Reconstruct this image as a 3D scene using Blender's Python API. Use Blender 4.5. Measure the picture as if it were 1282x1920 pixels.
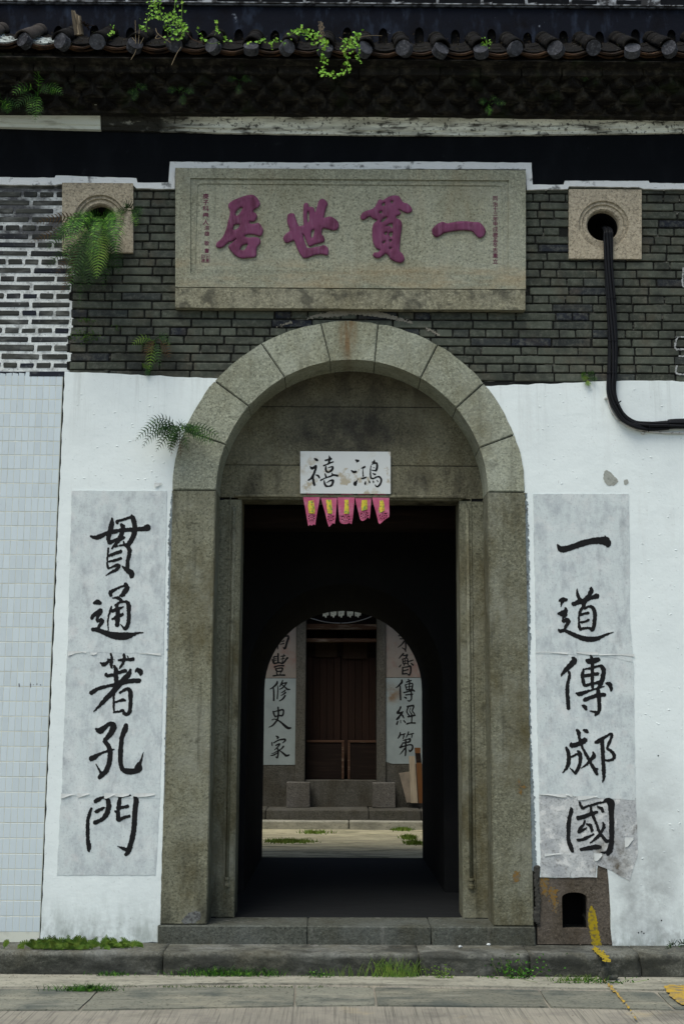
import bpy, bmesh, math, random
import numpy as np
from mathutils import Vector, Matrix, noise as mn
from mathutils.geometry import tessellate_polygon
R = math.radians
random.seed(7); rng = np.random.default_rng(7)
S = bpy.context.scene
COL = S.collection
for o in list(bpy.data.objects): bpy.data.objects.remove(o)

# ------------------------------------------------------------------ camera, world, sun, exposure
CAM = Vector((-0.077, -8.64, 1.3)); FPX = 2400.0
cam = bpy.data.cameras.new('camera'); cam.sensor_fit = 'VERTICAL'; cam.sensor_height = 36; cam.sensor_width = 24
cam.lens = FPX/1920*36; cam.clip_start = .05; cam.clip_end = 500
RM = Matrix.Rotation(R(-.25), 3, 'Z') @ Matrix.Rotation(R(90+9.32), 3, 'X') @ Matrix.Rotation(R(.3), 3, 'Z')
co = bpy.data.objects.new('camera', cam); co.matrix_world = Matrix.Translation(CAM) @ RM.to_4x4()
COL.objects.link(co); S.camera = co
w = bpy.data.worlds.new('World'); S.world = w; w.use_nodes = True
nt = w.node_tree; bg = nt.nodes['Background']; sk = nt.nodes.new('ShaderNodeTexSky'); sk.sky_type = 'NISHITA'
sk.sun_disc = False; sk.sun_elevation = R(63); sk.sun_rotation = R(215); sk.air_density = 1.2; sk.dust_density = 3
nt.links.new(sk.outputs[0], bg.inputs[0]); bg.inputs[1].default_value = .11
sl = bpy.data.lights.new('sun', 'SUN'); sl.energy = 1.5; sl.angle = R(30); sl.color = (1, .97, .9)
so = bpy.data.objects.new('sun', sl); COL.objects.link(so)
so.rotation_euler = (R(27), 0, R(-35))
S.view_settings.view_transform = 'Standard'; S.view_settings.look = 'None'
S.view_settings.exposure = 0.52; S.view_settings.gamma = 1

# ------------------------------------------------------------------ helpers
def ray(px, py): return RM @ Vector(((px-641)/FPX, -(py-960)/FPX, -1))
def W(px, py, Y=0.0):
    d = ray(px, py); return CAM + d*((Y-CAM.y)/d.y)
def G(px, py, z):
    d = ray(px, py); return CAM + d*((z-CAM.z)/d.z)
def mesh(name, vs, fs, smooth=False):
    m = bpy.data.meshes.new(name); m.from_pydata([tuple(v) for v in vs], [], [tuple(f) for f in fs])
    if smooth: m.polygons.foreach_set('use_smooth', [True]*len(m.polygons))
    m.update(); return m
def obj(name, m, mt=None, parent=None, loc=None):
    o = bpy.data.objects.new(name, m); COL.objects.link(o)
    if mt and m: 
        if not m.materials: m.materials.append(mt)
    if parent: o.parent = parent
    if loc: o.location = loc
    return o
def tag(o, label, cat, group=None):
    o['label'] = label; o['category'] = cat
    if group: o['group'] = group
    return o
def thing(name, label, cat, loc=(0, 0, 0), group=None):
    o = bpy.data.objects.new(name, None); COL.objects.link(o); o.location = loc; o.empty_display_size = .1
    return tag(o, label, cat, group)
def put(o, th):
    """parent a mesh modelled in world coordinates to a thing standing at its own base"""
    o.parent = th; o.matrix_parent_inverse = Matrix.Translation(-th.location); return o
def struct(name, m, mt=None):
    o = obj(name, m, mt); o['kind'] = 'structure'; return o
def bm_mesh(bm, smooth=False):
    bmesh.ops.recalc_face_normals(bm, faces=bm.faces); m = bpy.data.meshes.new('m'); bm.to_mesh(m); bm.free()
    if smooth: m.polygons.foreach_set('use_smooth', [True]*len(m.polygons))
    return m
def box(x0, x1, y0, y1, z0, z1, bev=0, jit=0):
    bm = bmesh.new(); vs = [bm.verts.new((x, y, z)) for x in (x0, x1) for y in (y0, y1) for z in (z0, z1)]
    for f in ((0,1,3,2),(4,6,7,5),(0,4,5,1),(2,3,7,6),(0,2,6,4),(1,5,7,3)): bm.faces.new([vs[i] for i in f])
    if bev: bmesh.ops.bevel(bm, geom=bm.edges[:], offset=bev, segments=1, affect='EDGES')
    if jit:
        for v in bm.verts: v.co += Vector((random.uniform(-jit, jit), random.uniform(-jit, jit)*.5, random.uniform(-jit, jit)))
    return bm_mesh(bm)
def prism(loops, y0, y1, bev=0):
    """loops of (x,z), first outer then holes, from y0 (front) back to y1"""
    bm = bmesh.new(); flat = []; L = []
    for lp in loops:
        a = [bm.verts.new((x, y0, z)) for x, z in lp]; b = [bm.verts.new((x, y1, z)) for x, z in lp]; L.append((a, b)); flat += list(zip(a, b))
    tr = tessellate_polygon([[Vector((x, z, 0)) for x, z in lp] for lp in loops])
    if len(loops) == 1 and len(loops[0]) <= 60 and bev:
        a, b = L[0]; bm.faces.new(a); bm.faces.new(b[::-1])
    else:
        for t in tr:
            try:
                bm.faces.new([flat[i][0] for i in t]); bm.faces.new([flat[i][1] for i in reversed(t)])
            except ValueError: pass
    for a, b in L:
        n = len(a)
        for i in range(n):
            j = (i+1) % n; bm.faces.new((a[i], a[j], b[j], b[i]))
    if bev:
        es = [e for e in bm.edges if abs(e.verts[0].co.y-y0) < 1e-6 and abs(e.verts[1].co.y-y0) < 1e-6]
        bmesh.ops.bevel(bm, geom=es, offset=bev, segments=2, affect='EDGES')
    return bm_mesh(bm)
def pxl(pts, Y): return [(p.x, p.z) for p in (W(a, b, Y) for a, b in pts)]
def jag(pts, amp, step, closed=True):
    out = []; n = len(pts)
    for i in range(n if closed else n-1):
        a = pts[i]; b = pts[(i+1) % n]; L = math.hypot(b[0]-a[0], b[1]-a[1]); k = max(1, int(L/step))
        for j in range(k):
            t = j/k; e = 0 if j == 0 else 1
            out.append((a[0]+(b[0]-a[0])*t+random.uniform(-amp, amp)*e, a[1]+(b[1]-a[1])*t+random.uniform(-amp, amp)*e))
    if not closed: out.append(pts[-1])
    return out
def tube(pts, r, seg=8, closed=False):
    vs = []; fs = []; n = len(pts); P = [Vector(p) for p in pts]
    rr = r if isinstance(r, (list, tuple)) else [r]*n
    for i in range(n):
        t = (P[min(i+1, n-1)]-P[max(i-1, 0)]).normalized()
        u = t.cross(Vector((0, 1, .01))); u = u.normalized() if u.length > .05 else t.cross(Vector((1, 0, 0))).normalized(); v = t.cross(u)
        for k in range(seg):
            a = 2*math.pi*k/seg; vs.append(P[i]+(u*math.cos(a)+v*math.sin(a))*rr[i])
    for i in range(n-1):
        for k in range(seg):
            k2 = (k+1) % seg; fs.append((i*seg+k, i*seg+k2, (i+1)*seg+k2, (i+1)*seg+k))
    fs.append(tuple(range(seg))[::-1]); fs.append(tuple((n-1)*seg+k for k in range(seg)))
    return vs, fs
def smooth_path(pts, k=6):
    P = [Vector(p) for p in pts]; out = []
    for i in range(len(P)-1):
        a = P[max(i-1, 0)]; b = P[i]; c = P[i+1]; d = P[min(i+2, len(P)-1)]
        for j in range(k):
            t = j/k; out.append(.5*((2*b)+(c-a)*t+(2*a-5*b+4*c-d)*t*t+(3*b-a-3*c+d)*t**3))
    out.append(P[-1]); return out
def join(parts):
    vs = []; fs = []
    for v, f in parts:
        n = len(vs); vs += list(v); fs += [tuple(i+n for i in q) for q in f]
    return vs, fs

# ------------------------------------------------------------------ materials
def mk(name, base, layers=(), rough=.85, bumps=(), rnd=0, spec=.1, metal=0, hue=None):
    m = bpy.data.materials.new(name); m.use_nodes = True; t = m.node_tree; N = t.nodes; K = t.links
    b = N['Principled BSDF']; b.inputs['Roughness'].default_value = rough; b.inputs['Specular IOR Level'].default_value = spec; b.inputs['Metallic'].default_value = metal
    g = N.new('ShaderNodeNewGeometry'); pos = g.outputs['Position']
    rgb = N.new('ShaderNodeRGB'); rgb.outputs[0].default_value = (*base, 1); cur = rgb.outputs[0]
    oi = N.new('ShaderNodeObjectInfo')
    if rnd:
        mr = N.new('ShaderNodeMapRange'); K.new(oi.outputs['Random'], mr.inputs[0]); mr.inputs[3].default_value = 1-rnd; mr.inputs[4].default_value = 1+rnd
        hs = N.new('ShaderNodeHueSaturation'); K.new(cur, hs.inputs['Color']); K.new(mr.outputs[0], hs.inputs['Value']); cur = hs.outputs[0]
    if hue:   # a second colour that some pieces have
        c2, share = hue
        mt_ = N.new('ShaderNodeMath'); mt_.operation = 'MULTIPLY'; K.new(oi.outputs['Random'], mt_.inputs[0]); mt_.inputs[1].default_value = 37.31
        fr = N.new('ShaderNodeMath'); fr.operation = 'FRACT'; K.new(mt_.outputs[0], fr.inputs[0])
        mr = N.new('ShaderNodeMapRange'); K.new(fr.outputs[0], mr.inputs[0]); mr.inputs[1].default_value = 1-share*1.6; mr.inputs[2].default_value = 1-share*.4
        mx = N.new('ShaderNodeMix'); mx.data_type = 'RGBA'; K.new(mr.outputs[0], mx.inputs[0]); K.new(cur, mx.inputs[6]); mx.inputs[7].default_value = (*c2, 1); cur = mx.outputs[2]
    def nz(scale, detail=4, seed=0, rgh=.6):
        mp = N.new('ShaderNodeMapping'); K.new(pos, mp.inputs[0]); s = scale if isinstance(scale, tuple) else (scale,)*3
        mp.inputs['Scale'].default_value = s; mp.inputs['Location'].default_value = (seed*3.7, seed*1.3, seed*5.1)
        n = N.new('ShaderNodeTexNoise'); n.inputs['Scale'].default_value = 1; n.inputs['Detail'].default_value = detail; n.inputs['Roughness'].default_value = rgh
        K.new(mp.outputs[0], n.inputs['Vector']); return n.outputs[0]
    for i, L in enumerate(layers):
        c, sc, lo, hi, amt = L[:5]; ex = L[5] if len(L) > 5 else {}
        n = nz(sc, ex.get('d', 5), i+ex.get('s', 1)*1.7, ex.get('r', .6))
        mr = N.new('ShaderNodeMapRange'); K.new(n, mr.inputs[0]); mr.inputs[1].default_value = lo; mr.inputs[2].default_value = hi; mr.inputs[4].default_value = amt
        fac = mr.outputs[0]
        for ax in ('x', 'z'):
            if ax in ex:   # the mark has its own place: soft window along an axis, (full, gone)
                sp = N.new('ShaderNodeSeparateXYZ'); K.new(pos, sp.inputs[0])
                for (a0, a1) in ex[ax]:
                    m2 = N.new('ShaderNodeMapRange'); K.new(sp.outputs[0 if ax == 'x' else 2], m2.inputs[0]); m2.inputs[1].default_value = a0; m2.inputs[2].default_value = a1
                    m2.inputs[3].default_value = 0; m2.inputs[4].default_value = 1
                    ml = N.new('ShaderNodeMath'); ml.operation = 'MULTIPLY'; K.new(fac, ml.inputs[0]); K.new(m2.outputs[0], ml.inputs[1]); fac = ml.outputs[0]
        if 'c' in ex:   # round-ish mark: centre x,z and radii
            cx, cz, rx_, rz_ = ex['c']; mp = N.new('ShaderNodeMapping'); K.new(pos, mp.inputs[0])
            mp.inputs['Scale'].default_value = (1/rx_, 0, 1/rz_); mp.inputs['Location'].default_value = (-cx/rx_, 0, -cz/rz_)
            ln = N.new('ShaderNodeVectorMath'); ln.operation = 'LENGTH'; K.new(mp.outputs[0], ln.inputs[0])
            m2 = N.new('ShaderNodeMapRange'); K.new(ln.outputs['Value'], m2.inputs[0]); m2.inputs[1].default_value = 1; m2.inputs[2].default_value = .45; m2.inputs[3].default_value = 0; m2.inputs[4].default_value = 1
            ml = N.new('ShaderNodeMath'); ml.operation = 'MULTIPLY'; K.new(fac, ml.inputs[0]); K.new(m2.outputs[0], ml.inputs[1]); fac = ml.outputs[0]
        mx = N.new('ShaderNodeMix'); mx.data_type = 'RGBA'; K.new(fac, mx.inputs[0]); K.new(cur, mx.inputs[6]); mx.inputs[7].default_value = (*c, 1); cur = mx.outputs[2]
    K.new(cur, b.inputs['Base Color'])
    prev = None
    for i, (sc, st, dist) in enumerate(bumps):
        bp = N.new('ShaderNodeBump'); bp.inputs['Strength'].default_value = st; bp.inputs['Distance'].default_value = dist
        K.new(nz(sc, 4, 9+i), bp.inputs['Height'])
        if prev: K.new(prev, bp.inputs['Normal'])
        prev = bp.outputs[0]
    if prev: K.new(prev, b.inputs['Normal'])
    return m
V3 = lambda k, b: (b[0]*k, b[1]*k, b[2]*k)
def granite(name, base, dirt=.35, ex=(), spk=.7):
    return mk(name, base, [(V3(1.55, base), 58, .47, .62, .75, {'d': 3, 'r': .8}), (V3(.4, base), 62, .5, .63, min(1, spk*1.1), {'d': 3, 's': 2, 'r': .8}), (V3(.12, base), 44, .64, .72, spk, {'d': 3, 's': 4}),
        (V3(1.4, (base[0]*.98, base[1], base[2]*1.12)), 2.6, .48, .68, dirt*.9, {'s': 12}), (V3(.45, (base[0]*1.15, base[1], base[2]*.72)), (3, 3, 1.6), .46, .70, dirt*1.15, {'s': 3, 'r': .7}), (V3(.3, base), (13, 13, 1.0), .55, .76, dirt, {'s': 5, 'r': .7}), (V3(.3, base), 7, .58, .72, dirt*.9, {'s': 14, 'r': .75})]+list(ex), .9, [(60, .7, .006), (14, .6, .014)], rnd=.17)
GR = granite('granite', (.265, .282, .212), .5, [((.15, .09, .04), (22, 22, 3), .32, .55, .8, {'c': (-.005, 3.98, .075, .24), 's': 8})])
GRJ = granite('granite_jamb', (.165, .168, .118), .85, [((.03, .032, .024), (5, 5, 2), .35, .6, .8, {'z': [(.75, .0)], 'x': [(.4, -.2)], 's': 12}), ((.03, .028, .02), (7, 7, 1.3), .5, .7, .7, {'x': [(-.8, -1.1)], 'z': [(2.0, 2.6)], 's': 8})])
GRP = granite('granite_plaque', (.25, .262, .195), .35, [((.34, .24, .12), (2.5, 2.5, 9), .45, .75, .45, {'z': [(4.52, 4.46)], 's': 6}), ((.33, .26, .15), (9, 9, 2), .5, .8, .25, {'s': 7})])
GRL = granite('granite_ledge', (.24, .235, .165), .3, [((.05, .05, .04), 9, .5, .62, .7, {'s': 11})])
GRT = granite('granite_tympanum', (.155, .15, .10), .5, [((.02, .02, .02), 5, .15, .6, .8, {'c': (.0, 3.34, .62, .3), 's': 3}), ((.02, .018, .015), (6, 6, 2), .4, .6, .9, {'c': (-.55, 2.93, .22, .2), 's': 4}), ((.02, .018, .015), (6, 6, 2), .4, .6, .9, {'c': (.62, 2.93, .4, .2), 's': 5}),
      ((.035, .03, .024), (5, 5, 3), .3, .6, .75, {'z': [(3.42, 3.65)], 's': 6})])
GRW = granite('granite_window', (.34, .305, .225), .15, [((.06, .055, .05), 9, .5, .65, .6, {'z': [(4.95, 5.1)], 's': 6})])
GRK = granite('granite_kerb', (.135, .14, .118), .6, [((.025, .028, .022), (6, 6, 14), .3, .6, .85, {'z': [(-.128, -.15)], 's': 15}), ((.03, .032, .028), (4, 4, 8), .42, .6, .75), ((.3, .3, .27), 6, .62, .75, .5, {'s': 6})])  # dark layer below the top edge: algae plus the face's shade put into the colour
GRS = granite('granite_step', (.085, .092, .076), .55, [((.28, .28, .25), (9, 9, 1), .62, .75, .5, {'s': 6})])
GRN = granite('granite_niche', (.095, .082, .064), .45)
SHR = granite('shrine_stone', (.075, .073, .06), .5)
BR = mk('grey_brick', (.062, .072, .056), [((.16, .17, .14), 26, .48, .72, .6, {'r': .75}), ((.10, .085, .06), 5, .52, .7, .45, {'s': 12}), ((.018, .019, .02), 7, .5, .68, .6, {'s': 2}), ((.16, .16, .13), 110, .62, .75, .45, {'d': 2}), ((.02, .022, .02), 2.2, .5, .7, .55, {'s': 7})], .95, [(45, .5, .005), (160, .4, .002)], rnd=.32, hue=((.018, .022, .030), .12))
BRL = mk('grey_brick_left', (.050, .054, .048), [((.36, .38, .36), (5, 5, 14), .5, .75, .4), ((.016, .018, .026), 4, .5, .65, .7, {'s': 2}), ((.4, .42, .4), 30, .62, .78, .4, {'s': 4})], .95, [(45, .5, .005)], rnd=.3, hue=((.022, .026, .034), .2))
MO = mk('mortar', (.016, .017, .015), [((.3, .3, .25), (6, 6, 18), .6, .72, .8), ((.012, .012, .012), 5, .5, .7, .7, {'s': 3})], .95, [(60, .6, .006)])
PT = mk('white_pointing', (.64, .69, .67), [((.12, .13, .13), 16, .48, .7, .75), ((.03, .03, .035), 60, .58, .68, .6, {'s': 8}), ((.03, .03, .035), (5, 5, 9), .38, .58, .9, {'z': [(4.55, 4.7)], 's': 4})], .95, [(50, .6, .008)])
PL = mk('white_plaster', (.74, .82, .80), [((.60, .67, .665), 1.6, .45, .8, .7), ((.5, .52, .5), 26, .68, .8, .5, {'s': 3}), ((.5, .53, .5), (9, 9, 1), .6, .85, .35, {'s': 6}), ((.14, .14, .12), 15, .45, .7, .6, {'z': [(.08, -.1)], 's': 4}), ((.24, .28, .25), (10, 10, 3), .42, .66, .75, {'z': [(.22, -.12)], 's': 9, 'r': .7}), ((.42, .46, .44), (16, 16, .8), .52, .72, .55, {'z': [(3.1, 3.65)], 's': 12, 'r': .7}), ((.45, .48, .47), 60, .66, .74, .7, {'s': 13, 'd': 3}),
     ((.22, .24, .24), 5, .36, .68, .8, {'c': (1.93, .22, .27, .52), 's': 2, 'r': .7}), ((.36, .39, .38), 5, .3, .7, .6, {'c': (1.95, .55, .38, .75), 's': 4})], .8, [(3, .25, .03), (14, .22, .010), (80, .2, .003)])
CHP = mk('bare_render', (.33, .35, .31), [((.14, .15, .13), 30, .5, .7, .7)], .95, [(60, .6, .006)])
PAP = mk('old_paper', (.56, .63, .62), [((.34, .38, .40), (9, 9, 5), .46, .68, .8, {'r': .75}), ((.68, .73, .71), 5, .5, .68, .6, {'s': 9}), ((.22, .235, .25), 70, .56, .74, .5, {'d': 3}), ((.2, .215, .23), (14, 14, 5), .58, .75, .45, {'s': 4}), ((.62, .64, .62), 9, .55, .7, .5, {'s': 6})], .85, [(14, .3, .01), (70, .3, .003)])
PAP2 = mk('worn_paper', (.5, .53, .52), [((.25, .27, .29), 4, .42, .7, .8), ((.12, .11, .09), 12, .6, .72, .8, {'s': 3}), ((.16, .17, .17), 60, .52, .68, .6, {'d': 3, 's': 5}), ((.68, .7, .67), 11, .55, .62, .7, {'s': 6}), ((.1, .085, .06), 9, .42, .6, .95, {'c': (1.72, .42, .16, .17), 's': 9})], .9, [(18, .5, .015)])
FLP = mk('torn_paper', (.58, .62, .60), [((.5, .5, .46), 40, .5, .7, .6)], .85)
PAPN = mk('notice_paper', (.6, .64, .62), [((.36, .31, .2), 7, .57, .62, .8, {'s': 2}), ((.44, .4, .28), 12, .52, .7, .6, {'c': (.14, 2.99, .09, .3), 's': 5}), ((.4, .35, .24), 14, .5, .66, .8, {'c': (-.28, 3.1, .12, .09), 's': 4})], .8, [(12, .2, .006)])
INK = mk('black_ink', (.009, .0095, .01), [((.02, .021, .022), 30, .5, .8, .6)], .75, spec=.15)
PNK = mk('plum_paint', (.165, .052, .108), [((.07, .018, .035), (12, 12, 7), .45, .7, .8), ((.24, .12, .19), (70, 70, 9), .52, .72, .55, {'s': 3}), ((.13, .10, .09), 60, .62, .72, .6, {'s': 6})], .75, [(60, .4, .004)])
PNT = mk('plum_paint_fine', (.11, .02, .055), (), .8)
BLK = mk('black_limewash', (.0028, .004, .0055), [((.009, .011, .014), (5, 5, 2), .5, .8, .6), ((.045, .05, .055), 9, .66, .8, .5, {'s': 3})], .9, [(30, .4, .006)])
NAV = mk('dark_limewash', (.005, .0068, .012), [((.035, .05, .08), (14, 14, 5), .52, .75, .6), ((.3, .34, .4), 9, .66, .73, .7, {'s': 5}), ((.003, .003, .004), 5, .5, .7, .8, {'s': 3})], .9, [(30, .4, .006)])
WST = mk('white_band', (.66, .7, .69), [((.1, .11, .11), 14, .58, .7, .85), ((.03, .03, .03), (9, 9, 30), .62, .72, .8, {'s': 4})], .9, [(30, .5, .01)])
MCL = mk('clean_moulding', (.62, .67, .59), [((.16, .15, .1), (6, 6, 30), .5, .75, .6), ((.05, .05, .04), 30, .62, .7, .8, {'z': [(5.6, 5.66)], 's': 4})], .9, [(20, .3, .01)])
MST = mk('stained_moulding', (.74, .78, .68), [((.2, .2, .16), (3, 3, 22), .42, .62, .6), ((.012, .012, .01), (5, 5, 20), .36, .52, .97, {'z': [(5.565, 5.60)], 's': 2, 'd': 8}), ((.03, .028, .022), (4, 4, 24), .53, .62, .9, {'s': 3, 'd': 8}), ((.02, .02, .017), 40, .56, .62, .8, {'s': 4, 'd': 6}), ((.012, .012, .01), (5, 5, 14), .22, .42, .97, {'x': [(-1.02, -1.35)], 's': 6})], .95, [(30, .6, .012)])
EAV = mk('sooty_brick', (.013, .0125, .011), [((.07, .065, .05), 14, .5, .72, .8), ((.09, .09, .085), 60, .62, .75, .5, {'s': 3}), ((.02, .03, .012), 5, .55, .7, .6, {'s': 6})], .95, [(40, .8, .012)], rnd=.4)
TIL = mk('roof_tile', (.0055, .0055, .005), [((.028, .025, .02), 16, .5, .75, .6), ((.006, .006, .006), 6, .5, .65, .7, {'s': 3}), ((.22, .22, .2), 50, .64, .72, .6, {'s': 5})], .9, [(40, .6, .01)], rnd=.3)
TLB = mk('roof_tile_bare', (.05, .045, .04), [((.04, .035, .03), 12, .45, .7, .6)], .85, [(30, .3, .005)])
TLC = mk('limed_tile', (.35, .4, .38), [((.03, .03, .028), 22, .48, .6, .95)], .9, [(40, .6, .01)])
TLE = mk('rusty_tile_edge', (.05, .03, .018), [((.13, .07, .03), (14, 14, 14), .55, .72, .7), ((.01, .01, .009), 7, .45, .6, .8, {'s': 3})], .9, [(50, .6, .006)])
DSC = mk('tile_end_mortar', (.05, .053, .06), [((.15, .16, .175), 60, .5, .7, .6), ((.012, .012, .014), 20, .5, .7, .7, {'s': 3})], .95, [(60, .8, .006)], rnd=.35)
CER = mk('pale_wall_tile', (.53, .615, .635), [((.56, .65, .67), 5, .4, .7, .5), ((.3, .27, .2), (60, 60, 14), .7, .78, .5)], .25, [(3, .12, .01)], rnd=.06, spec=.5)
GRT2 = mk('tile_grout', (.60, .63, .54), [((.35, .36, .3), 9, .5, .7, .6)], .9)
CON = mk('brushed_concrete', (.30, .285, .23), [((.17, .165, .14), 1.5, .4, .7, .7), ((.07, .07, .06), (110, 1.4, 5), .5, .66, .6), ((.17, .16, .14), 7, .5, .7, .6, {'s': 9}), ((.07, .07, .06), 2.2, .56, .7, .5, {'s': 4}), ((.4, .34, .2), 3, .62, .75, .5, {'s': 6})], .95, [((110, 1.4, 5), .8, .008), (80, .4, .003)])
SLB = mk('worn_slab', (.19, .195, .155), [((.30, .29, .22), (1.2, 5, 5), .5, .62, .7, {'s': 11}), ((.04, .042, .036), 45, .56, .66, .6, {'s': 12, 'd': 3}), ((.07, .085, .078), 3, .45, .65, .8), ((.3, .3, .24), (2, 7, 7), .55, .75, .6, {'s': 4}), ((.05, .052, .045), (3, 24, 10), .58, .72, .6, {'s': 6}), ((.06, .06, .05), 120, .6, .7, .5, {'d': 2})], .93, [(30, .6, .01), (120, .5, .003)], rnd=.15)
SLP = mk('pale_screed', (.33, .325, .26), [((.08, .08, .06), 22, .54, .66, .7, {'s': 9, 'r': .75}), ((.15, .15, .12), (3, 9, 9), .45, .7, .75), ((.1, .1, .08), 30, .58, .7, .6, {'s': 3})], .95, [(40, .7, .01)])
YEL = mk('yellow_road_paint', (.44, .29, .04), [((.17, .15, .10), 22, .42, .6, .9)], .8)
YSP = mk('yellow_spray', (.33, .25, .015), [((.09, .08, .05), 45, .48, .66, .8)], .85)
OSP = mk('orange_spray', (.19, .11, .025), [((.13, .115, .08), 50, .42, .58, .95)], .85)
LF = [mk('fern_green', (.035, .12, .014), [((.16, .33, .04), 45, .5, .62, .8), ((.008, .03, .006), 34, .46, .56, .92, {'s': 5, 'd': 2})], .55, rnd=.2), mk('fern_dark', (.014, .040, .011), [((.06, .13, .025), 45, .5, .64, .85)], .6, rnd=.25),
      mk('fern_brown', (.07, .045, .02), [((.03, .02, .012), 20, .4, .7, .6)], .8), mk('vine_green', (.15, .33, .035), [((.3, .42, .05), 25, .5, .7, .7)], .5, rnd=.15),
      mk('weed_green', (.10, .19, .03), [((.22, .28, .05), 25, .45, .7, .6)], .6, rnd=.2), mk('moss_green', (.03, .075, .012), [((.08, .13, .02), 40, .45, .65, .6)], .8)]
for m in LF:
    m.node_tree.nodes['Principled BSDF'].inputs['Subsurface Weight'].default_value = 0
TWG = mk('dry_stem', (.19, .15, .09), (), .8)
CBL = mk('black_cable', (.011, .012, .014), [((.3, .3, .3), 40, .72, .74, .5)], .5)
CND = mk('white_conduit', (.55, .56, .53), [((.1, .1, .1), 25, .55, .65, .8)], .7)
VOID = mk('dark_hollow', (.008, .008, .008), (), 1)  # near-black colour standing in for the unlit depth of holes
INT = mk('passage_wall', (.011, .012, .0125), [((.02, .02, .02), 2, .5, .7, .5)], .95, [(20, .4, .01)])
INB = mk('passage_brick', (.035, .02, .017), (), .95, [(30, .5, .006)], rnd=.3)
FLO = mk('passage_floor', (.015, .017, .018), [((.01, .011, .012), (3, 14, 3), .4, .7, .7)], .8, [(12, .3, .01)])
CRT = mk('courtyard_concrete', (.44, .41, .27), [((.10, .11, .05), (2, 8, 5), .54, .64, .9, {'s': 7, 'r': .75}), ((.2, .18, .12), (7, 22, 7), .5, .68, .7, {'s': 8, 'r': .75}), ((.13, .125, .09), (1.5, 9, 9), .45, .7, .8), ((.08, .12, .03), (2, 5, 5), .62, .72, .7, {'s': 3})], .95, [(40, .6, .01)])
WOD = mk('dark_red_door', (.022, .013, .009), [((.035, .018, .012), (30, 30, 1), .4, .7, .6)], .75, rnd=.2)
WDK = mk('dark_timber', (.012, .008, .006), [((.03, .02, .014), (2, 9, 30), .5, .7, .6)], .8)
WLT = mk('worn_lit_timber', (.07, .04, .025), [((.2, .16, .12), (3, 3, 20), .55, .65, .8)], .8)  # pale streaked wood; on the low gate it paints the lit edges
WOR = mk('orange_timber', (.12, .055, .02), [((.12, .05, .02), (30, 30, 2), .4, .7, .7)], .7)
CDB = mk('grey_board', (.2, .17, .13), [((.1, .09, .07), 10, .4, .7, .6)], .8)
PIC = mk('faded_print', (.035, .024, .015), [((.03, .018, .012), 18, .45, .6, .8)], .9)
PNN = mk('pink_tissue', (.46, .10, .18), [((.56, .22, .31), 18, .45, .7, .7), ((.3, .04, .09), (30, 30, 6), .6, .75, .6, {'s': 3})], .8)
GLD = mk('gold_label', (.62, .5, .03), [((.08, .3, .06), 55, .52, .6, .85), ((.4, .03, .05), 50, .58, .66, .85, {'s': 3})], .35, metal=.35, spec=.6)
WHT = mk('white_plate', (.6, .63, .62), (), .5)
SHP = mk('shrine_paper', (.27, .32, .31), [((.17, .2, .2), 3, .4, .7, .6), ((.16, .1, .05), 6, .4, .6, .85, {'c': (.62, 1.67, .2, .17), 's': 3})], .9)
SHR_P = mk('shrine_paper_pink', (.23, .205, .175), [((.2, .08, .065), 5, .52, .7, .6), ((.17, .17, .15), 3, .4, .7, .6, {'s': 5})], .9)
LGT = mk('grass_green', (.09, .16, .02), [((.2, .22, .05), 9, .45, .7, .7)], .7)

# ------------------------------------------------------------------ brush-drawn shapes: signed distance grid -> mesh
def sdf_grid(n, span, strokes=(), polys=(), holes=(), rough=0.0, seed=1):
    nx, ny = n; xs = np.linspace(span[0], span[2], nx); ys = np.linspace(span[1], span[3], ny); X, Y = np.meshgrid(xs, ys)
    D = np.full(X.shape, 1e3)
    for st in strokes:
        p = [(a, b, c/2) for a, b, c in st]
        if len(p) > 2:
            q = [Vector(v) for v in p]; p = [tuple(v) for v in smooth_path(q, 4)]
        if len(p) == 1: p = p*2
        for (x0, y0, r0), (x1, y1, r1) in zip(p, p[1:]):
            dx, dy = x1-x0, y1-y0; L = dx*dx+dy*dy+1e-9
            t = np.clip(((X-x0)*dx+(Y-y0)*dy)/L, 0, 1)
            D = np.minimum(D, np.hypot(X-x0-t*dx, Y-y0-t*dy)-(r0+(r1-r0)*t))
    def poly_sd(P):
        P = [(a*.75+b[0]*.25, c*.75+b[1]*.25) if k == 0 else (a*.25+b[0]*.75, c*.25+b[1]*.75) for (a, c), b in zip(P, P[1:]+P[:1]) for k in (0, 1)]
        ins = np.zeros(X.shape, bool); d = np.full(X.shape, 1e3)
        for (x0, y0), (x1, y1) in zip(P, P[1:]+P[:1]):
            dx, dy = x1-x0, y1-y0; L = dx*dx+dy*dy+1e-9; t = np.clip(((X-x0)*dx+(Y-y0)*dy)/L, 0, 1)
            d = np.minimum(d, np.hypot(X-x0-t*dx, Y-y0-t*dy))
            if y0 != y1: ins ^= ((y0 > Y) != (y1 > Y)) & (X < dx*(Y-y0)/dy+x0)
        return np.where(ins, -d, d)
    for P in polys: D = np.minimum(D, poly_sd(P))
    for P in holes: D = np.maximum(D, -poly_sd(P))
    if rough:
        r = np.random.default_rng(seed); k = r.normal(size=X.shape)
        k = (k+np.roll(k, 1, 0)+np.roll(k, 1, 1)+np.roll(k, -1, 0)+np.roll(k, -1, 1))/2.2
        D = D+k*rough
    return xs, ys, D
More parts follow.
